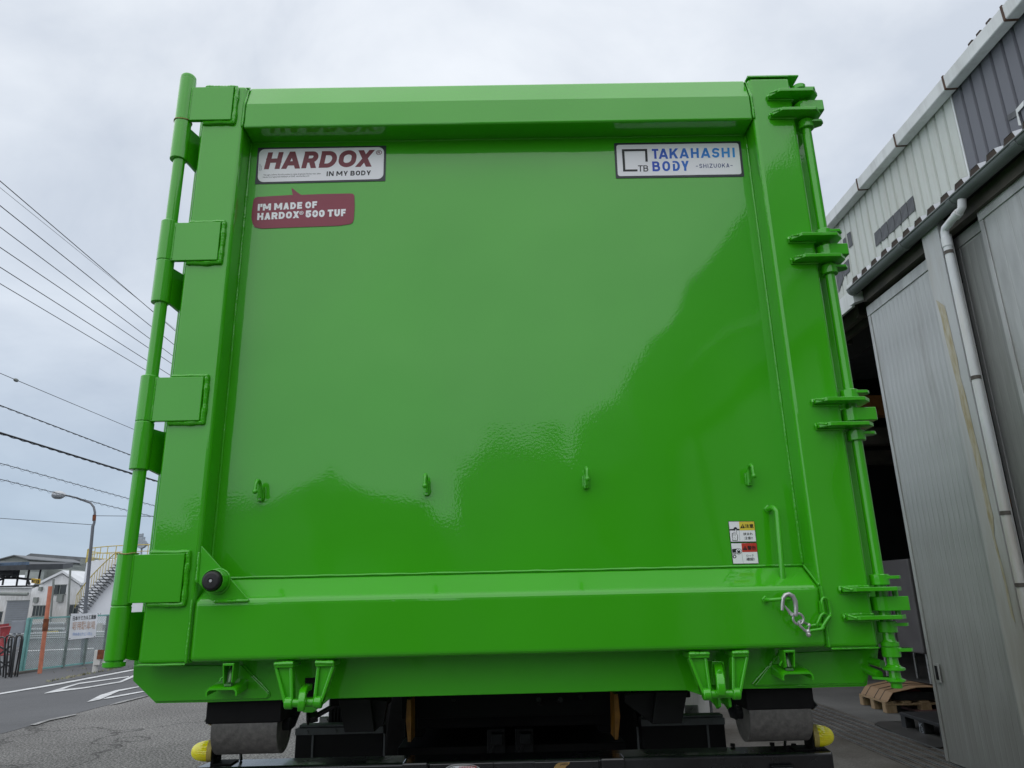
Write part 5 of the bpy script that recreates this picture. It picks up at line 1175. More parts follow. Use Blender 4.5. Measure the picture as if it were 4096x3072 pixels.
text('K', Vector((lq.x, lq.y, 0.075)), Vector((lq.x, lq.y, 0.075)) + e1*.07, Vector((lq.x, lq.y, 0.118)), GREYTXT, BPL, 'stencil_mark', 0.03, -e2*0.003)
text('15', Vector((lq.x, lq.y, 0.025)), Vector((lq.x, lq.y, 0.025)) + e1*.07, Vector((lq.x, lq.y, 0.068)), GREYTXT, BPL, 'stencil_mark', 0.03, -e2*0.003)
e1, e2 = e1s, e2s
sp_ = [PZ('L', x, y, 0.012) for x, y in ((548,1105),(590,1078),(1235,1060),(1500,1300),(1285,1368),(1150,1362))]
tag(MB().prism([(p.x, p.y, 0.012) for p in sp_], (0, 0, 0.006)).build('steel_sheet', mat('dark_steel_sheet', (0.06, 0.06, 0.06), 0.5, 0.2, 0.3, 3)), 'dark flat steel sheet lying on the floor before the plastic pallet', 'steel sheet')
sp_ = [PZ('L', x, y, 0.012) for x, y in ((850,925),(1200,895),(1400,950),(1240,1045))]
tag(MB().prism([(p.x, p.y, 0.012) for p in sp_], (0, 0, 0.03)).build('painted_board', mat('dull_red_board', (0.12, 0.06, 0.055), 0.7, 0, 0.3, 6)), 'dull reddish board lying between the two pallets', 'board')

# ================================================================== LEFT BACKGROUND
TEAL = mat('teal_fence_paint', (0.13, 0.33, 0.32), 0.5, 0, 0.2, 5, 0, 1, 0, (0.20, 0.42, 0.40))
TEALG = mat('weathered_grey_green_post', (0.15, 0.19, 0.18), 0.6, 0, 0.3, 6)
WIRE = mat('galvanised_wire', (0.30, 0.38, 0.38), 0.5, 0.2, 0.2, 6)
WHITEB = WHITEB0
WHITET = mat('white_tank_paint', (0.64, 0.66, 0.70), 0.5, 0, 0.06, 0.5, 0, 1, 0, (0.72, 0.74, 0.78), 8)
GREYROOF = mat('grey_metal_roof', (0.13, 0.14, 0.15), 0.6, 0, 0.2, 1)
GREYWALL = mat('grey_green_wall', (0.20, 0.22, 0.21), 0.7, 0, 0.15, 0.7)
ROOFW = mat('whitish_sheet_roof', (0.62, 0.64, 0.66), 0.5, 0, 0.1, 1)
WINM = mat('dark_window_glass', (0.03, 0.04, 0.045), 0.15, 0, 0.3, 3)
SHUT = mat('grey_roller_shutter', (0.22, 0.24, 0.27), 0.5, 0, 0.06, 3)
YELR = mat('yellow_railing_paint', (0.48, 0.38, 0.08), 0.5, 0, 0.15, 5)
ORNG = mat('faded_orange_pole', (0.50, 0.17, 0.10), 0.6, 0, 0.2, 6)
POLEG = mat('grey_lamp_pole', (0.14, 0.15, 0.17), 0.5, 0.2, 0.2, 3)
DARKC = mat('dark_canopy_steel', (0.04, 0.043, 0.048), 0.6, 0, 0.3, 3)
REDP = mat('red_painted_steel', (0.24, 0.014, 0.02), 0.5, 0, 0.2, 4)
BLACKC = mat('black_gate_tube', (0.012, 0.012, 0.014), 0.3, 0, 0.3, 6, 0, 1, 0.4)

# chain-link fence along the pavement
FA = PZ('H', 160, 1235); FB = PZ('H', 760, 1160)
fd = Vector((FB.x - FA.x, FB.y - FA.y, 0)); FL = fd.length; fd.normalize()
def Fp(t, z): return Vector((FA.x + fd.x * t, FA.y + fd.y * t, z))
FH = 1.05
for q in range(2): pass
ft = PY('H', 228, 775, FA.y); FH = ft.z
FN = thing('chain_link_fence', 'teal framed chain link fence running along the far pavement', 'fence', (FA.x, FA.y, 0.0))
MB().beam(Fp(0, 0.05), Fp(0, FH), 0.05, 0.05).build('fence_post', TEAL, FN); 
p2 = PZ('H', 225, 1232); t2 = (Vector((p2.x, p2.y, 0)) - Vector((FA.x, FA.y, 0))).dot(fd)
for t in (t2,): MB().beam(Fp(t, 0.0), Fp(t, FH), 0.055, 0.055).build('fence_post', TEAL, FN)
LT_ = 16.0; t = t2
posts = []
for px_ in (520, 700, 780):
    g_ = PZ('H', px_, 1190 - (px_ - 520) * 0.07); tt = (Vector((g_.x, g_.y, 0)) - Vector((FA.x, FA.y, 0))).dot(fd); posts.append(tt)
step_ = max(1.0, posts[0] - t2); t = posts[0]
while t < LT_: MB().beam(Fp(t, 0.0), Fp(t, FH), 0.055, 0.055).build('fence_post', TEALG, FN); t += step_ * .55
for z in (0.06, FH): MB().beam(Fp(0, z), Fp(LT_, z), 0.035, 0.035).build('fence_rail', TEAL, FN)
mb = MB(); nn = Vector((fd.y, -fd.x, 0)); s_ = 0.065
k_ = int((LT_ + FH) / s_)
for i in range(k_):
    t0 = i * s_; 
    for sg in (1, -1):
        if sg > 0: a_, b_ = (t0 - FH, 0.06), (t0, FH)
        else: a_, b_ = (t0, 0.06), (t0 - FH, FH)
        (ta, za), (tb_, zb_) = a_, b_
        # clip at fence start and end
        pts = []
        for (tt, zz_) in (a_, b_): pts.append([tt, zz_])
        if ta < 0 or tb_ < 0:
            f_ = (0 - ta) / (tb_ - ta); zc = za + (zb_ - za) * f_
            if ta < 0: pts[0] = [0, zc]
            else: pts[1] = [0, zc]
        A_, B_ = Fp(*pts[0]), Fp(*pts[1]); o_ = nn * (0.002 * sg)
        d__ = (B_ - A_).normalized(); w_ = d__.cross(nn).normalized() * 0.004
        mb.prism([A_ + o_ - w_, A_ + o_ + w_, A_ + o_ + nn*0.005], B_ - A_)
mb.build('wire_mesh', WIRE, FN, stuff=True, fixn=False)
MB().box((FA.x - .12, FA.y - .3, 0.0), (FA.x + .15, FA.y + .45, 0.06)).build('fence_footing', CONC, FN, 0.01)
# sign on the fence
def SGN(x, y):
    d = ray('H', x, y); n_ = nn; o = Fp(0, 0) + nn * 0.06
    t_ = (o - CAM).dot(n_) / d.dot(n_); return CAM + d * t_
if nn.x < 0: nn = -nn
sg = [SGN(568,952), SGN(793,930), SGN(810,733), SGN(590,735)]
SG = MB().prism(sg, -nn * 0.008).build('parking_sign', mat('weathered_white_sign', (0.74, 0.76, 0.80), 0.5, 0, 0.1, 3), None, 0.0)
tag(SG, 'white metal parking notice with three lines of Japanese lettering hung on the fence', 'sign')
FADEBR = mat('faded_brown_print', (0.45, 0.28, 0.20), 0.6, 0, 0.2, 14, 0, 1, 0, (0.72, 0.70, 0.70)); FADEBL = mat('faded_blue_print', (0.25, 0.36, 0.62), 0.6, 0, 0.2, 12, 0, 1, 0, (0.55, 0.62, 0.74))
def sgt(s, a, b, c, m, bold): text(s, SGN(*a), SGN(*b), SGN(*c), m, SG, 'lettering', bold, nn * 0.004)
sgt('日本ケミカル工業㈱', (603,794), (795,780), (605,756), INKV, 0.02)
sgt('専用駐車場', (598,872), (788,862), (600,802), FADEBR, 0.03)
sgt('関係者以外立入禁止', (602,920), (764,914), (604,892), FADEBL, 0.01)
for x, y in ((578,942), (586,748), (783,925)): c_ = SGN(x, y); MB().cyl(c_, c_ + nn*.006, .012, 10).build('sign_bolt', INKV, SG)
# orange pole, lower part rusty
op = PZ('H', 328, 1235); ot = PY('H', 418, 508, op.y)
OPO = thing('orange_pole', 'slanting faded orange pole with a rusty lower sleeve beside the fence', 'pole', (op.x, op.y, 0))
MB().tube([op, op.lerp(ot, 1.0)], 0.045, 14).build('pole', ORNG, OPO)
MB().tube([op.lerp(ot, .48), op.lerp(ot, .62)], 0.058, 14).build('rust_sleeve', RUST, OPO)
# black folding gate at the left edge
GT = thing('folding_gate', 'black tubular folding gate pushed together at the left edge', 'gate', (FA.x - .6, FA.y - .4, 0))
for i, (xb, yb_, xt, yt) in enumerate(((25,1265,50,915), (45,1275,75,925), (75,1265,130,912), (95,1268,140,915), (5,1250,-10,930))):
    b_ = PZ('H', xb, yb_); a_ = PY('H', xt, yt, b_.y)
    MB().tube([b_, a_ + Vector((0, 0, -.06)), a_ + Vector((.03, 0, -.01)), a_ + Vector((.08, 0, 0)), a_ + Vector((.13, 0, -.02)), a_ + Vector((.15, 0, -.10)), b_ + Vector((.12, 0, .02))], 0.018, 10).build('gate_hoop', BLACKC, GT)
for i in range(4):
    a_, b_ = PY('H', 0, 1010 + i*60, FA.y - .4), PY('H', 95, 1060 + i*60 - (i % 2)*120, FA.y - .4)
    MB().beam(a_, b_, .02, .035).build('gate_brace', BLACKC, GT)
# street lamp
lb = PZ('H', 680, 1140)
lt1 = PY('O', 445, 1659, lb.y); lt2 = PY('O', 449, 1600, lb.y)
LMP = thing('street_lamp', 'grey street lamp with a curved arm rising behind the fence', 'street lamp', (lb.x, lb.y, 0))
ax_ = Vector((lb.x, lb.y, 0)); topx = PY('O', 448, 1610, lb.y); 
P_ = [PY('H', 680, 1140, lb.y), PY('H', 712, 640, lb.y), PY('H', 770, 10, lb.y), PY('O', 447, 1650, lb.y), PY('O', 450, 1600, lb.y), PY('O', 445, 1575, lb.y), PY('O', 430, 1556, lb.y), PY('O', 400, 1545, lb.y), PY('O', 360, 1530, lb.y), PY('O', 312, 1519, lb.y)]
MB().tube(P_, [0.052, 0.048, 0.042, 0.034, 0.032, 0.030, .028, .027, .025, .023], 14).build('pole', POLEG, LMP)
MB().tube([PY('O', 446, 1640, lb.y), PY('O', 448, 1612, lb.y)], 0.046, 12).build('rust_band', RUST, LMP)
h0, h1 = PY('O', 312, 1519, lb.y), PY('O', 250, 1512, lb.y)
MB().tube_axis(h1, (h0 - h1).normalized(), [((h0-h1).length*q/10, 0.105*math.sin(math.pi*min(1, (q + 1.2)/11.5))**.6) for q in range(11)], 20).build('lamp_head', mat('pale_lamp_housing', (0.45, 0.47, 0.5), 0.4), LMP)
c_ = (h0 + h1)/2 + Vector((-.03, 0, -.03)); MB().tube_axis(c_, Vector((0, 0, -1)), [(0, .17), (.05, .15), (.09, .09), (.10, 0.0)], 20).build('lamp_glass', mat('lamp_glass_grey', (0.3, 0.32, 0.35), 0.15), LMP)
# guard rail end
ga = PZ('H', 785, 1225); gt = PY('H', 800, 1035, ga.y)
GU = thing('guard_rail', 'white road guard rail end with a rust patch beyond the hinge', 'guard rail', (ga.x, ga.y, 0))
MB().cyl((ga.x, ga.y, 0), (ga.x, ga.y, gt.z * .98), 0.06, 16).build('post', WHITEB, GU)
MB().box((ga.x - .02, ga.y - .08, gt.z - .33), (ga.x + .12, ga.y + .0, gt.z)).build('rail_end', WHITEB, GU, .01)
ra_ = PY('H', 812, 1035, ga.y - .09); rb_ = PY('H', 855, 1112, ga.y - .09)
MB().box((ra_.x, ga.y - .095, rb_.z), (rb_.x, ga.y - .082, ra_.z)).build('rust_patch', RUST, GU)
MB().beam((ga.x + .15, ga.y - .03, gt.z - .17), (ga.x + 1.2, ga.y + 9, gt.z - .17), .04, .28).build('rail', WHITEB, GU, .01)
for q in range(1, 4): MB().cyl((ga.x + .1 + q*.35, ga.y + q*3, 0), (ga.x + .1 + q*.35, ga.y + q*3, gt.z*.95), 0.055, 12).build('post', WHITEB, GU)
# storage tank with stair and railing
D_ = 60.0; lft = PY('H', 690, 500, D_); tz = PY('H', 690, 312, D_).z; TRr = 8.2
az = math.atan2(lft.x - CAM.x, D_ - CAM.y); dist = math.hypot(lft.x - CAM.x, D_ - CAM.y); dc = math.hypot(dist, TRr)
azc = az + math.atan2(TRr, dist); tcx, tcy = CAM.x + dc*math.sin(azc), CAM.y + dc*math.cos(azc)
ST = thing('storage_tank', 'large white cylindrical storage tank with winding stair and yellow railing', 'tank', (tcx, tcy, 0))
MB().tube_axis(Vector((tcx, tcy, 0)), Vector((0, 0, 1)), [(0, TRr), (tz - .15, TRr), (tz, TRr), (tz + .05, TRr - .2), (tz + .5, TRr*.5), (tz + .7, 0.0)], 96).build('shell', WHITET, ST)
def tp_(a, z, rr=TRr): return Vector((tcx + rr*math.sin(a), tcy - rr*math.cos(a), z))
def ang(k, x, y, z, rr):
    """angle on the tank (0 = towards -Y) where the sight line meets the cylinder"""
    d = ray(k, x, y); dx, dy = d.x, d.y; ox, oy = CAM.x - tcx, CAM.y - tcy
    A_, B_, C_ = dx*dx + dy*dy, 2*(ox*dx + oy*dy), ox*ox + oy*oy - rr*rr; dd = B_*B_ - 4*A_*C_
    if dd < 0: dd = 0
    t_ = (-B_ - math.sqrt(dd)) / (2*A_); x_, y_ = ox + dx*t_, oy + dy*t_; return math.atan2(x_, -y_), CAM.z + d.z*t_
for zz_, rr_ in ((1.05, .04), (.55, .03)):
    MB().tube([tp_(a*.06, tz + zz_, TRr + .05) for a in range(-52, 53)], rr_, 6, closed=True).build('railing_bar', YELR, ST)
for a in range(-27, 28, 1): MB().cyl(tp_(a*.115, tz, TRr + .05), tp_(a*.115, tz + 1.05, TRr + .05), .03, 6).build('railing_post', YELR, ST)
a0_, z0_ = ang('H', 655, 690, 0, TRr + .6); a1_, z1_ = ang('H', 975, 335, 0, TRr + .6)
ns = 16; tops = []
for i in range(ns):
    f_ = i/(ns-1); a = a0_ + (a1_ - a0_)*f_; z = z0_ + (z1_ - z0_)*f_
    p, q, p2_, q2 = tp_(a - .02, z), tp_(a - .02, z, TRr + .9), tp_(a + .022, z), tp_(a + .022, z, TRr + .9)
    MB().prism([p, q, q2, p2_], (0, 0, .07)).build('stair_tread', GREYROOF, ST)
    MB().beam(tp_(a, z - .02, TRr + .85), tp_(a, z - .55, TRr + .02), .05, .05).build('tread_bracket', GREYROOF, ST)
    MB().cyl(tp_(a, z, TRr + .9), tp_(a, z + 1.0, TRr + .9), .022, 5).build('stair_baluster', YELR, ST)
    tops.append(tp_(a, z + 1.0, TRr + .9))
MB().tube(tops, .04, 6).build('stair_handrail', YELR, ST)
fr = PY('H', 790, 240, D_)
for xx in (700, 800, 935): c_ = PY('H', xx, 250, D_ + 3); MB().cyl((c_.x, c_.y, tz), (c_.x, c_.y, tz + .5), .25, 12).build('tank_fitting', GREYWALL, ST)

def bldg(name, label, k, front, D, depth, wall, roof, roofpts=None, cat='building', zbot=0.0):
    """front outline given in the photograph on plane y=D, extruded back"""
    P = [PY(k, x, y, D) for x, y in front]
    B = thing(name, label, cat, (sum(p.x for p in P)/len(P), D, 0))
    pts = [Vector((p.x, D, p.z)) for p in P]; pts = [Vector((pts[0].x, D, zbot))] + pts + [Vector((pts[-1].x, D, zbot))]
    MB().prism(pts, (0, depth, 0)).build('wall', wall, B)
    return B, P
# white factory with gable
D1 = 66.0
FT, P = bldg('white_factory', 'white factory building with a gabled end and small windows behind the fence', 'H', [(265,530),(330,500),(515,405),(660,500),(668,530)], D1, 16, WHITEB, ROOFW)
e_ = [PY('H', x, y, D1 - .3) for x, y in ((325,490),(515,396),(672,500))]
for a_, b_ in ((e_[0], e_[1]), (e_[1], e_[2])): MB().prism([a_, b_, b_ + Vector((0, 0, .22)), a_ + Vector((0, 0, .22))], (0, 17, 0)).build('roof', ROOFW, FT)
W2 = PY('H', 0, 560, D1 + .5); 
MB().box((PY('H', -120, 500, D1).x, D1 + .4, 0), (PY('H', 262, 500, D1).x, D1 + 12, PY('H', 100, 525, D1).z)).build('wing_wall', WHITEB, FT)
MB().prism([PY('H', -120, 520, D1), PY('H', 265, 520, D1), PY('H', 330, 425, D1 + 8), PY('H', -60, 425, D1 + 8)], (0, 0, .12)).build('wing_roof', ROOFW, FT)
def win(B, k, x0, y0, x1, y1, D, m=None, mull=2, name='window'):
    a_, b_ = PY(k, x0, y0, D), PY(k, x1, y1, D)
    w_ = MB().box((a_.x, D - .02, b_.z), (b_.x, D + .02, a_.z)).build(name, m or WINM, B)
    MB().box((a_.x - .06, D - .06, b_.z - .08), (b_.x + .06, D - .022, b_.z)).build('window_sill', GREYWALL, w_)
    for q in range(1, mull): xx = a_.x + (b_.x - a_.x)*q/mull; MB().box((xx - .03, D - .05, b_.z), (xx + .03, D - .021, a_.z)).build('window_mullion', GREYWALL, w_)
    MB().box((a_.x - .06, D - .06, a_.z), (b_.x + .06, D - .022, a_.z + .06)).build('window_head', GREYWALL, w_)
win(FT, 'H', 278, 672, 375, 752, D1 - .01, mull=4); win(FT, 'H', 455, 500, 542, 572, D1 - .01, mull=2); win(FT, 'H', 580, 665, 640, 740, D1 - .01, mull=2)
win(FT, 'H', -10, 722, 8, 800, D1 + .38, mull=1)
sh_ = win(FT, 'H', 62, 632, 235, 850, D1 + .38, SHUT, 1, 'roller_shutter')
for q in range(12): a_, b_ = PY('H', 68, 640, D1 + .33), PY('H', 225, 850, D1 + .33); z = a_.z + (b_.z - a_.z)*q/12; MB().box((a_.x, D1 + .33, z - .02), (b_.x, D1 + .358, z)).build('shutter_slat', GREYWALL, FT)
a_, b_ = PY('H', -20, 560, D1 - .4), PY('H', 230, 585, D1 - .4); MB().cyl((a_.x, D1 - .4, a_.z - .1), (b_.x, D1 - .4, a_.z - .2), .16, 12).build('duct_pipe', GREYWALL, FT)
for x, y, s_ in ((290,610,.35), (495,590,.5), (330,520,.25)): c_ = PY('H', x, y, D1 - .3); MB().box((c_.x - s_/2, D1 - .3, c_.z - s_), (c_.x + s_/2, D1 - .02, c_.z + s_*.3)).build('junction_box', GREYWALL, FT)
for x, y in ((445,450), (585,350)):
    c_ = PY('H', x, y, D1 - .5); b_ = PY('H', x - 20, 760, D1 - .5); MB().cyl((b_.x, D1 - .5, 0), (c_.x, D1 - .5, c_.z), .09, 8).build('vent_pipe', GREYWALL, FT)
p = PY('H', 290, 390, D1 + 6); MB().cyl((p.x, p.y, p.z - 1.2), (p.x, p.y, p.z), .8, 20).build('roof_ventilator', GREYWALL, FT)
# long grey-roofed hall farther back
HB, P = bldg('long_hall', 'long hall with dark grey roof behind the white factory', 'H', [(205,262),(250,238),(700,275),(700,420)], 110, 20, GREYWALL, GREYROOF)
MB().prism([PY('H', x, y, 109.6) for x, y in ((200,262),(255,235),(700,268),(700,298),(318,280))], (0, 21, 0)).build('roof', GREYROOF, HB)
MB().prism([PY('H', x, y, 96) for x, y in ((340,348),(640,392),(640,560),(340,560))], (0, 6, 0)).build('annex', GREYWALL, HB)
H2, P = bldg('gabled_shed', 'low grey shed with shallow gable at the far left', 'H', [(-80,300),(115,250),(225,278),(240,320)], 92, 12, GREYWALL, GREYROOF)
MB().prism([PY('H', x, y, 91.6) for x, y in ((-80,298),(115,247),(232,280),(232,287),(115,255),(-80,306))], (0, 13, 0)).build('roof', GREYROOF, H2)
# canopy
CN = thing('steel_canopy', 'dark flat steel canopy with lamps over the car park entrance', 'canopy', (-18, 30, 0))
DCN = 30.0
P = [PY('H', x, y, DCN) for x, y in ((-150,318),(219,305),(219,330),(-150,345))]
MB().prism(P, (0, .2, 0)).build('canopy_edge', mat('blue_canopy_edge', (0.06, 0.10, 0.16), 0.5), CN)
P = [PY('H', -150, 312, DCN), PY('H', 219, 302, DCN), PY('H', 620, 300, DCN + 8), PY('H', 200, 296, DCN + 8)]
P = [PY('H', -150, 330, DCN), PY('H', 219, 325, DCN), PY('H', 525, 322, DCN + 3), PY('H', 610, 312, DCN + 9), PY('H', -100, 300, DCN + 9)]
MB().prism(P, (0, 0, -.25)).build('canopy_roof', DARKC, CN)
for x, yb_ in ((160, 510), (245, 500), (340, 490), (45, 500)): a_, b_ = PY('H', x, 360, DCN + 2), PY('H', x - 25, yb_, DCN + 2); MB().beam(a_, b_, .06, .06).build('canopy_strut', DARKC, CN)
for y0, y1 in ((430,450), (512,500)): MB().beam(PY('H', -60, y0, DCN + 2), PY('H', 320, y1 + 5, DCN + 2), .07, .07).build('canopy_rail', DARKC, CN)
MB().beam(PY('H', -60, 385, DCN + 1), PY('H', 130, 385, DCN + 1), .3, .35).build('lamp_tray', DARKC, CN)
for x in (20, 70, 120): MB().cyl(PY('H', x, 400, DCN + 1), PY('H', x, 430, DCN + 1), .12, 10).build('canopy_lamp', DARKC, CN)
MB().tube([PY('H', -40, 470, DCN + 1), PY('H', 40, 440, DCN + 1), PY('H', 150, 440, DCN + 1), PY('H', 230, 450, DCN + 1), PY('H', 245, 495, DCN + 1)], .05, 8).build('cable_duct', RUBBER, CN)
hs = [PY('H', x, y, DCN) for x, y in ((258,480),(330,488),(332,448),(262,442))]
HS = tag(MB().prism(hs, (0, .04, 0)).build('height_sign', mat('yellow_height_sign', (0.52, 0.33, 0.02), 0.5)), 'small yellow height warning sign with black lettering hanging under the canopy', 'sign')
text('高さ注意', PY('H', 264, 477, DCN), PY('H', 327, 483, DCN), PY('H', 266, 450, DCN), INKV, HS, 'lettering', 0.03, (0, -.01, 0))
MB().beam(PY('H', -40, 800, DCN + 3), PY('H', -40, 330, DCN + 3), .2, .2).build('canopy_post', DARKC, CN)
# things standing in the yard
rb1 = thing('red_bin', 'red steel skip standing at the far left of the yard', 'skip', (PY('H', 30, 900, 24).x, 24, 0))
a_, b_ = PY('H', 5, 850, 24), PY('H', 72, 975, 24); MB().prism([(a_.x, 24, a_.z), (b_.x, 24, a_.z + .03), (b_.x - .1, 24, 0.02), (a_.x + .12, 24, 0.02)], (-.55, .72, 0)).build('bin_body', REDP, rb1, .01)
a_, b_ = PY('H', 0, 835, 24), PY('H', 75, 850, 24); MB().beam((a_.x, 23.95, a_.z), (b_.x, 23.95, a_.z + .03), .05, .08).build('bin_rim', REDP, rb1)
rc = PY('H', 27, 925, 22); cn = thing('traffic_cone', 'red traffic cone in front of the red skip', 'cone', (rc.x, 22, 0)); gr = rc.z
MB().tube_axis(Vector((rc.x, 22, 0.02)), Vector((0, 0, 1)), [(0, .16), (.03, .14), (.66, .025), (.68, 0.0)], 20).build('cone_body', REDP, cn); MB().box((rc.x - .19, 21.81, 0.011), (rc.x + .19, 22.19, .03)).build('cone_base', REDP, cn, .005)
a_, b_ = PY('H', 96, 797, 27), PY('H', 185, 898, 27); bd = tag(MB().box((a_.x, 27, b_.z), (b_.x, 27.1, a_.z)).build('grey_panel', SHUT, None, .01), 'plain grey panel standing between the red skip and the orange pole', 'panel')
MB().box((a_.x + .1, 27.03, 0.01), (a_.x + .2, 27.07, b_.z)).build('panel_leg', SHUT, bd); MB().box((b_.x - .2, 27.03, 0.01), (b_.x - .1, 27.07, b_.z)).build('panel_leg', SHUT, bd)
a_, b_ = PY('H', 178, 815, 36), PY('H', 250, 895, 36); tag(MB().prism([(a_.x, 36, .01), (b_.x, 36, .01), (b_.x, 36, a_.z), (a_.x, 36, a_.z)], (-.45, .8, 0)).build('red_cabinet', REDP, None, .02), 'red equipment cabinet behind the grey panel', 'cabinet')
# bundle of pipes behind the fence
PB = thing('pipe_rack', 'long low rack of whitish pipes lying behind the fence', 'pipe rack', (-16, 33, 0)); DP = 34.0
for i in range(5):
    a_, b_ = PY('H', 60, 905 + i*9, DP), PY('H', 900, 885 + i*9, DP); MB().tube([a_, b_], .045, 8).build('pipe', ROOFW if i % 2 == 0 else GREYWALL, PB)
a_, b_ = PY('H', 60, 950, DP + .2), PY('H', 900, 925, DP + .2); MB().box((a_.x, DP + .3, 0.01), (b_.x, DP + 1, a_.z)).build('rack_base', DARKC, PB)
for x in (260, 420, 500): c_ = PY('H', x, 870, DP + 1.5); MB().cyl((c_.x, DP + 1.5, 0), (c_.x, DP + 1.5, c_.z), .1, 10).build('valve_pipe', GREYWALL, PB)
for y in (815, 860): MB().tube([PY('H', 250, y + 6, DP + 1.5), PY('H', 530, y, DP + 1.5)], .06, 8).build('pipe', ROOFW, PB)
MB().tube([PY('H', 380, 890, DP + 1), PY('H', 480, 885, DP + 1)], .05, 8).build('handrail', YELR, PB)
a_, b_ = PY('H', 808, 815, 36), PY('H', 842, 880, 36); tag(MB().box((a_.x, 36, b_.z), (b_.x, 36.05, a_.z)).build('white_notice', WHITEB), 'small white notice board behind the fence beside the parking sign', 'notice')
text('S-1', PY('H', 808, 752, D_ - 8.5), PY('H', 836, 750, D_ - 8.5), PY('H', 808, 732, D_ - 8.5), INKV, ST, 'lettering', 0.02, (0, 0, 0))
# distant pylon beyond the tank
py0 = PY('H', 1150, 180, 140); PT = thing('distant_tower', 'faint distant mast with round platforms beyond the storage tank', 'tower', (py0.x, 140, 0))
GH = mat('distant_grey_steel', (0.30, 0.34, 0.38), 0.8)
for sx_ in (-1, 1):
    MB().beam((py0.x + sx_*1.2, 140, 0), (py0.x + sx_*.5, 140, PY('H', 1150, 70, 140).z), .25, .25).build('mast_leg', GH, PT)
for y, s_ in ((75, .9), (100, 1.2), (120, 1.0), (150, 1.7)): c_ = PY('H', 1150, y, 140); MB().cyl((c_.x, 140, c_.z - .5), (c_.x, 140, c_.z), s_, 12).build('mast_platform', GH, PT)
c_ = PY('H', 1182, 158, 140); MB().cyl((c_.x, 140, c_.z), (c_.x + .3, 138.6, c_.z), .9, 14).build('mast_dish', GH, PT)

# power lines running along the road
WIREM = mat('black_overhead_cable', (0.02, 0.022, 0.025), 0.6)
XW = -11.0
def wire(k, p, q, r_, X=XW, label=None, loops=0):
    a_, b_ = PX(k, *p, X), PX(k, *q, X); d = b_ - a_
    A_, B_ = a_ - d * 0.6, b_ + d * 4.0; n_ = 50; pts = []
    for i in range(n_ + 1):
        t_ = (i / n_) ** 1.0; pts.append(A_.lerp(B_, t_))
    o = MB().tube(pts, r_, 6).build('overhead_cable', WIREM)
    if loops:
        pts = []
        for i in range(420):
            t_ = i / 420; p_ = A_.lerp(B_, t_ * .6); pts.append(p_ + Vector((0, 0, -r_ * 1.2 + loops * math.sin(i * 1.05))))
        MB().tube(pts, r_ * .45, 4).build('lashing_wire', WIREM, o)
    tag(o, label, 'cable', 'overhead cables along the road'); return o
lab = ['topmost of the overhead cables crossing the left sky', 'thin faint cable just below the topmost one', 'second dark cable from the top in the left sky', 'third dark cable from the top in the left sky', 'fourth dark cable from the top in the left sky', 'fifth dark cable from the top in the left sky', 'lowest cable of the upper sheaf in the left sky',
       'thin cable with a round clamp, midway up the left sky', 'lashed cable just above the thickest one', 'thickest black cable crossing the left sky', 'upper of the two looped lashed cables above the street lamp', 'lower looped lashed cable passing the lamp head']
ws = [((0,28),(830,738),.013,0),((0,60),(600,545),.006,0),((0,145),(822,802),.013,0),((0,247),(813,853),.012,0),((0,343),(810,892),.012,0),((0,437),(805,948),.012,0),((0,515),(690,925),.011,0),
      ((0,940),(638,1208),.009,0),((0,1092),(625,1330),.014,.012),((0,1222),(745,1452),.026,.01),((0,1367),(730,1568),.010,.04),((0,1443),(725,1620),.010,.04)]
for l_, (p, q, r_, lo) in zip(lab, ws): w_ = wire('O', p, q, r_ * .85, XW, l_, lo)
c_ = PX('O', 76, 973, XW); tag(MB().tube_axis(c_, Vector((0, 1, 0)), [(-.08*math.cos(q*math.pi/8), .045*math.sin(q*math.pi/8)) for q in range(9)], 12).build('cable_clamp', GREYWALL), 'small round clamp on the thin cable in the left sky', 'clamp')
for p, q, l_ in (((440,1616),(640,1618),'thin wire from the street lamp post to the right'), ((0,1628),(440,1659),'lowest thin wire reaching the street lamp from the left')):
    a_, b_ = PY('O', *p, lb.y), PY('O', *q, lb.y)
    if p[0] == 0: a_ = a_ + (a_ - b_)*.4
    else: b_ = b_ + (b_ - a_)
    tag(MB().tube([a_, b_], .008, 5).build('lamp_wire', WIREM), l_, 'wire')
# weeds along the fence foot
random.seed(3); mb = MB()
for i in range(600):
    g_ = random.random(); 
    if i % 3: x_, y_ = Fp(random.uniform(0, 12), 0).x + random.uniform(-.1, .25), Fp(random.uniform(0, 12), 0).y
    else: p_ = PZ('H', 380 + 600*g_, 1310 - 190*g_*.62 + random.uniform(-8, 4), 0); x_, y_ = p_.x, p_.y
    h_ = random.uniform(.01, .055); a_ = random.uniform(0, 6.3)
    mb.add([(x_, y_, .011), (x_ + .02*math.cos(a_), y_ + .02*math.sin(a_), .011), (x_ + .05*math.cos(a_+1), y_ + .05*math.sin(a_+1), .011 + h_)], [(0, 1, 2)])
wd_ = mb.build('weeds', mat('dry_weeds', (0.26, 0.23, 0.13), 0.9, 0, 0.3, 2, 0, 1, 0, (0.13, 0.16, 0.07)), fixn=False); tag(wd_, 'dry weeds along the fence foot and pavement edge', 'weeds'); wd_['kind'] = 'stuff'

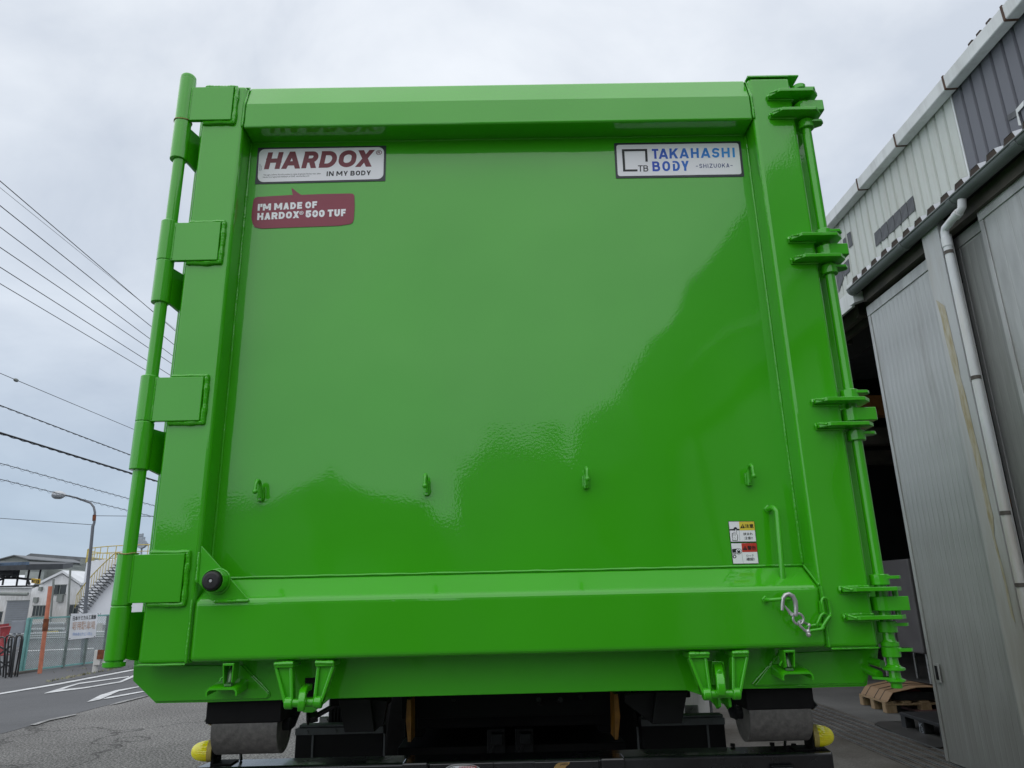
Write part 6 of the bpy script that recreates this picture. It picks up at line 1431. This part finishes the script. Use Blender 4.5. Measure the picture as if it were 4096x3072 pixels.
# ================================================================== BEHIND THE CAMERA (mirrored in the gloss paint)
RB = thing('rear_hall', 'tall dark grey hall standing behind the photographer, mirrored in the green door', 'building', (12, -22, 0))
DH = mat('dark_hall_cladding', (0.10, 0.11, 0.12), 0.6, 0, 0.15, .5)
def mirror(u, v, Y): p = PY('Z', u, v, 0.2 - Y); return Vector((p.x, Y, p.z))      # where the mirrored sight line meets plane y=Y
ml = [mirror(u, v, -14) for u, v in ((2490,1560),(2490,1450),(2560,1380),(3000,880),(3200,560))]
MB().prism([Vector((ml[0].x, -14, 0))] + ml + [Vector((24, -14, ml[-1].z)), Vector((24, -14, 0))], (0, -14, 0)).build('wall', DH, RB)
for q in range(4): MB().box((6.2 + q*2.4, -13.97, 1.0), (7.6 + q*2.4, -13.9, 2.4)).build('window', WINM, RB)
def house(x, y, w_, h_, rf, lab):
    B = thing('house', lab, 'house', (x, y, 0)); MB().box((x - w_/2, y - 6, 0), (x + w_/2, y, h_)).build('wall', GREYWALL, B)
    MB().prism([(x - w_/2 - .4, y + .3, h_), (x + w_/2 + .4, y + .3, h_), (x, y + .3, h_ + rf)], (0, -6.6, 0)).build('roof', GREYROOF, B)
    for q in (-1, 1): MB().box((x + q*w_/4 - .5, y + .005, h_*.55), (x + q*w_/4 + .5, y + .05, h_*.8)).build('window', WINM, B)
def outline_house(pts, Y, dep, lab):
    P = [mirror(u, v, Y) for u, v in pts]; cx = sum(p.x for p in P)/len(P)
    B = thing('house', lab, 'house', (cx, Y, 0))
    MB().prism([Vector((P[0].x, Y, 0))] + P + [Vector((P[-1].x, Y, 0))], (0, -dep, 0)).build('wall', GREYWALL, B)
    top = sorted(P, key=lambda p: -p.z)[0]
    for q in (-1, 1): MB().box((cx + q*1.2 - .4, Y + .005, 1.0), (cx + q*1.2 + .4, Y + .05, 2.2)).build('window', WINM, B)
outline_house([(760,2150),(760,2060),(1010,1985),(1190,1900),(1330,1862),(1460,1935),(1475,2080)], -22, 8, 'grey house behind the photographer, left of the trees')
outline_house([(1810,2100),(1810,1905),(1860,1850),(1990,1775),(2240,1772),(2380,1850),(2390,2100)], -24, 8, 'gabled house behind the photographer, straight behind the camera')
outline_house([(500,2150),(500,2110),(2700,2080),(2700,2150)], -34, 6, 'long low building far behind the photographer')
LEAF = mat('dark_green_leaves', (0.03, 0.06, 0.02), 0.7, 0, 0.4, 3, 0, 1, 0, (0.06, 0.10, 0.03)); BARK = mat('tree_bark', (0.06, 0.045, 0.035), 0.9)
def tree(x, y, h_, r_, lab):
    T = thing('tree', lab, 'tree', (x, y, 0)); MB().tube([(x, y, 0), (x + .1, y, h_*.5), (x, y + .1, h_*.8)], [.18, .12, .04], 10).build('trunk', BARK, T)
    mb = MB()
    for b_ in range(5): a_ = b_*1.26; mb2 = None; MB().tube([(x, y, h_*.45), (x + r_*.6*math.cos(a_), y + r_*.6*math.sin(a_), h_*.7)], [.06, .02], 6).build('limb', BARK, T)
    cl = [(random.gauss(0, r_*.45), random.gauss(0, r_*.45), h_*.7 + random.gauss(0, h_*.13), random.uniform(.3, .6)*r_) for _ in range(14)]
    for i in range(2600):
        c_ = random.choice(cl); v_ = Vector((random.gauss(0, 1), random.gauss(0, 1), random.gauss(0, 1))).normalized()*c_[3]*random.uniform(.6, 1)
        p_ = Vector((x + c_[0], y + c_[1], c_[2])) + v_; u_ = Vector((random.gauss(0,1), random.gauss(0,1), random.gauss(0,1))).normalized()*.13; w2 = u_.orthogonal().normalized()*.08
        mb.add([p_ - u_, p_ + w2, p_ + u_, p_ - w2], [(0, 1, 2, 3)])
    mb.build('crown', LEAF, T, fixn=False)
def mtree(u, v, Y, r_, lab): p = mirror(u, v, Y); tree(p.x, Y, p.z, r_, lab)
mtree(1330, 1850, -17, 1.0, 'round dark tree behind the photographer, left')
mtree(1630, 2010, -19, 1.1, 'small tree behind the photographer, between the houses')
mtree(2560, 1740, -15, 1.2, 'bushy tree behind the photographer beside the tall hall')
